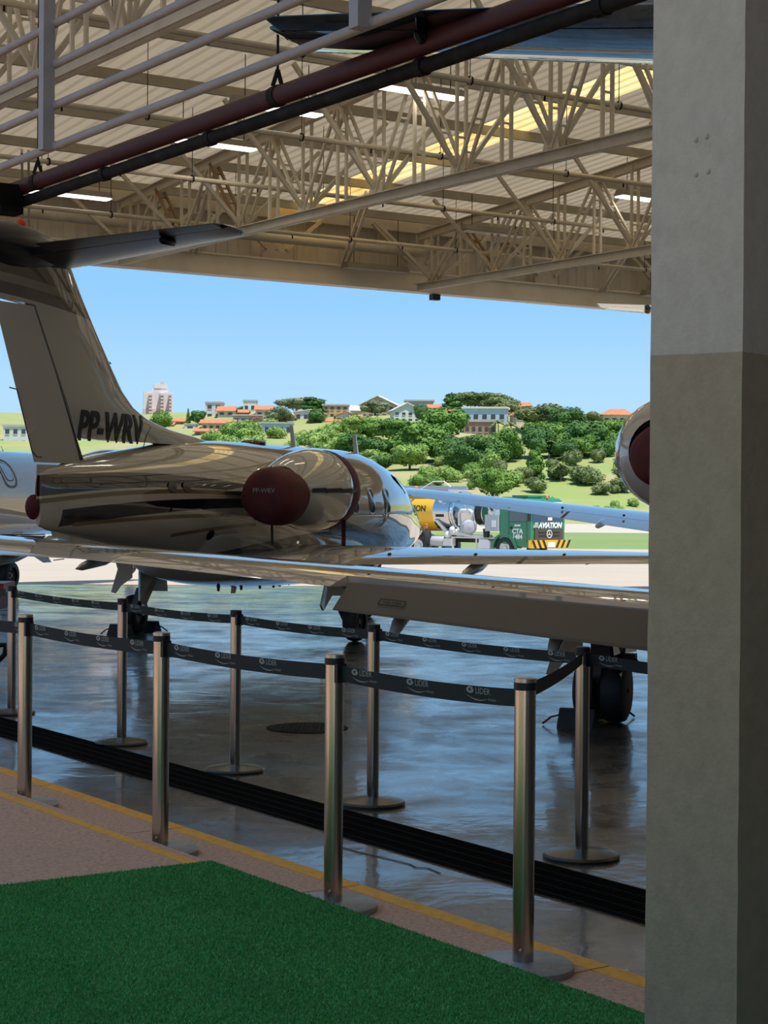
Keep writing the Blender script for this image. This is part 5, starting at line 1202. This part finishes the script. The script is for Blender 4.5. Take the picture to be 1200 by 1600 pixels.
house(524, 632, 655, 40, 'ochre', 'slab', 'ochre flat roofed house right of the ridge grove', 'flat', 2); house(541, 644, 662, 34, 'white', 'tile', 'small white gabled house below the ochre house', 'gable'); house(590, 619, 656, 54, 'tan', 'wroof', 'tall tan house with a steep pale gable on the ridge', 'gable', 2, yaw=-.2); house(568, 634, 660, 38, 'cream', 'wroof', 'cream house with porch in front of the tall tan gable', 'side', 1)
house(636, 630, 662, 42, 'white', 'wroof', 'bright white gabled house left of the domed green tree', 'gable', 2, yaw=.15); house(655, 625, 650, 44, 'grey', 'slab', 'grey flat roofed house behind the bright white house', 'flat'); house(757, 636, 668, 68, 'blue', 'wroof', 'long pale blue modern building under the olive trees', 'flat', 1, yaw=-.15); house(750, 657, 686, 50, 'brick', 'slab', 'brown brick terrace below the pale blue building', 'flat', 1)
house(828, 637, 672, 44, 'cream', 'tile', 'house with big orange gabled roof above the palms', 'hip', 2, yaw=.2); house(817, 629, 650, 24, 'ochre', 'tile', 'small orange house behind the big gabled roof', 'side'); house(966, 638, 668, 48, 'cream', 'tile', 'cream house with hipped orange roof on the right ridge', 'hip', 1); house(931, 648, 664, 20, 'pink', 'tile', 'small pink house left of the hipped roof', 'side'); house(640, 688, 704, 34, 'tan', 'wroof', 'brown shelter half hidden among the slope trees', 'side')
house(24, 664, 702, 38, 'white', 'slab', 'white low block seen left of the jet fin', 'flat', 2, Y=420); house(390, 625, 650, 20, 'white', 'slab', 'white upper house behind the dark rounded tree', 'flat'); house(700, 640, 662, 20, 'cream', 'tile', 'cream house peeping between the ridge trees', 'side')
FILL = [(262, 660, 674, 16, 'pink', 'tile', 'small pink house right of the round tree under the tower', 'side'), (297, 662, 676, 18, 'white', 'slab', 'tiny white flat roofed house below the narrow conifer', 'flat'), (376, 640, 656, 22, 'brick', 'tile', 'brick house with orange roof between the cream house and the rounded tree', 'side'),
 (402, 652, 668, 22, 'tan', 'tile', 'tan house with orange roof left of the blue walled yard', 'gable'), (384, 664, 680, 24, 'cream', 'tile', 'cream cottage with orange roof above the pale scrub', 'side'), (450, 648, 664, 22, 'grey', 'tile', 'grey cottage with orange roof left of the white cottage', 'gable'),
 (424, 645, 660, 20, 'pink', 'wroof', 'pink cottage with pale roof below the ridge grove', 'shed'), (310, 652, 664, 18, 'white', 'tile', 'white cottage with orange roof behind the dark bushy tree', 'gable'), (500, 646, 662, 20, 'tan', 'slab', 'tan box house right of the small dark tree', 'flat'),
 (556, 648, 664, 18, 'brick', 'tile', 'little brick house left of the cream porch house', 'side'), (606, 636, 658, 18, 'grey', 'slab', 'grey tower house at the right end of the tan gable', 'flat'), (678, 632, 652, 18, 'cream', 'tile', 'cream house with orange roof right of the grey flat roof', 'side')]
for a_ in FILL: house(*a_)
# tower far behind
tw = AT(247, 655, 1500); tw.z = 12 + (1500 - 640) * .0665; _dz = AT(247, 655, 1500).z - tw.z; k = 1500 / F
tower = tag(empty('tower_block', tw, .15), 'tall pale pink apartment tower on the skyline', 'tower')
HM['towerw'] = mat('tower white', (.66, .60, .60), .9); HM['towerp'] = mat('tower pink', (.60, .42, .42), .9)
for nm, x, w, h in (('wing', -12, 9, 46), ('wing', 15, 11, 46)): pass
def tb(nm, x0, x1, y0, y1, dpt, m):
    xa, xb = (x0 - 247) * k, (x1 - 247) * k; z1 = (655 - y0) * k + _dz; z0 = (655 - y1) * k + _dz if y1 < 665 else -1.0; mb = MB(); mb.box(((xa + xb) / 2, dpt, (z0 + z1) / 2), (xb - xa, 16, z1 - z0)); return mb.build(nm, m, tower)
w1 = tb('wing_block', 224, 238, 612, 665, 1, HM['towerw']); tb('core_block', 236, 262, 607, 665, 4, HM['towerw']); w2 = tb('wing_block', 249, 269, 614, 665, 0, HM['towerw']); tb('roof_block', 240, 261, 600, 610, 4, HM['towerw']); tb('mast', 251, 252.2, 594, 601, 4, HM['towerw']); tb('mast', 254, 255, 595, 601, 4, HM['towerw']); tb('podium', 223, 242, 640, 665, -3, HM['towerp'])
for x0, x1 in ((232, 237), (250, 255), (263, 267)):
    for j in range(7):
        y = 617 + 5.4 * j; tb('balcony_band', x0, x1, y, y + 3.0, -7.6 if x0 > 240 else -6.8, HM['towerp'])
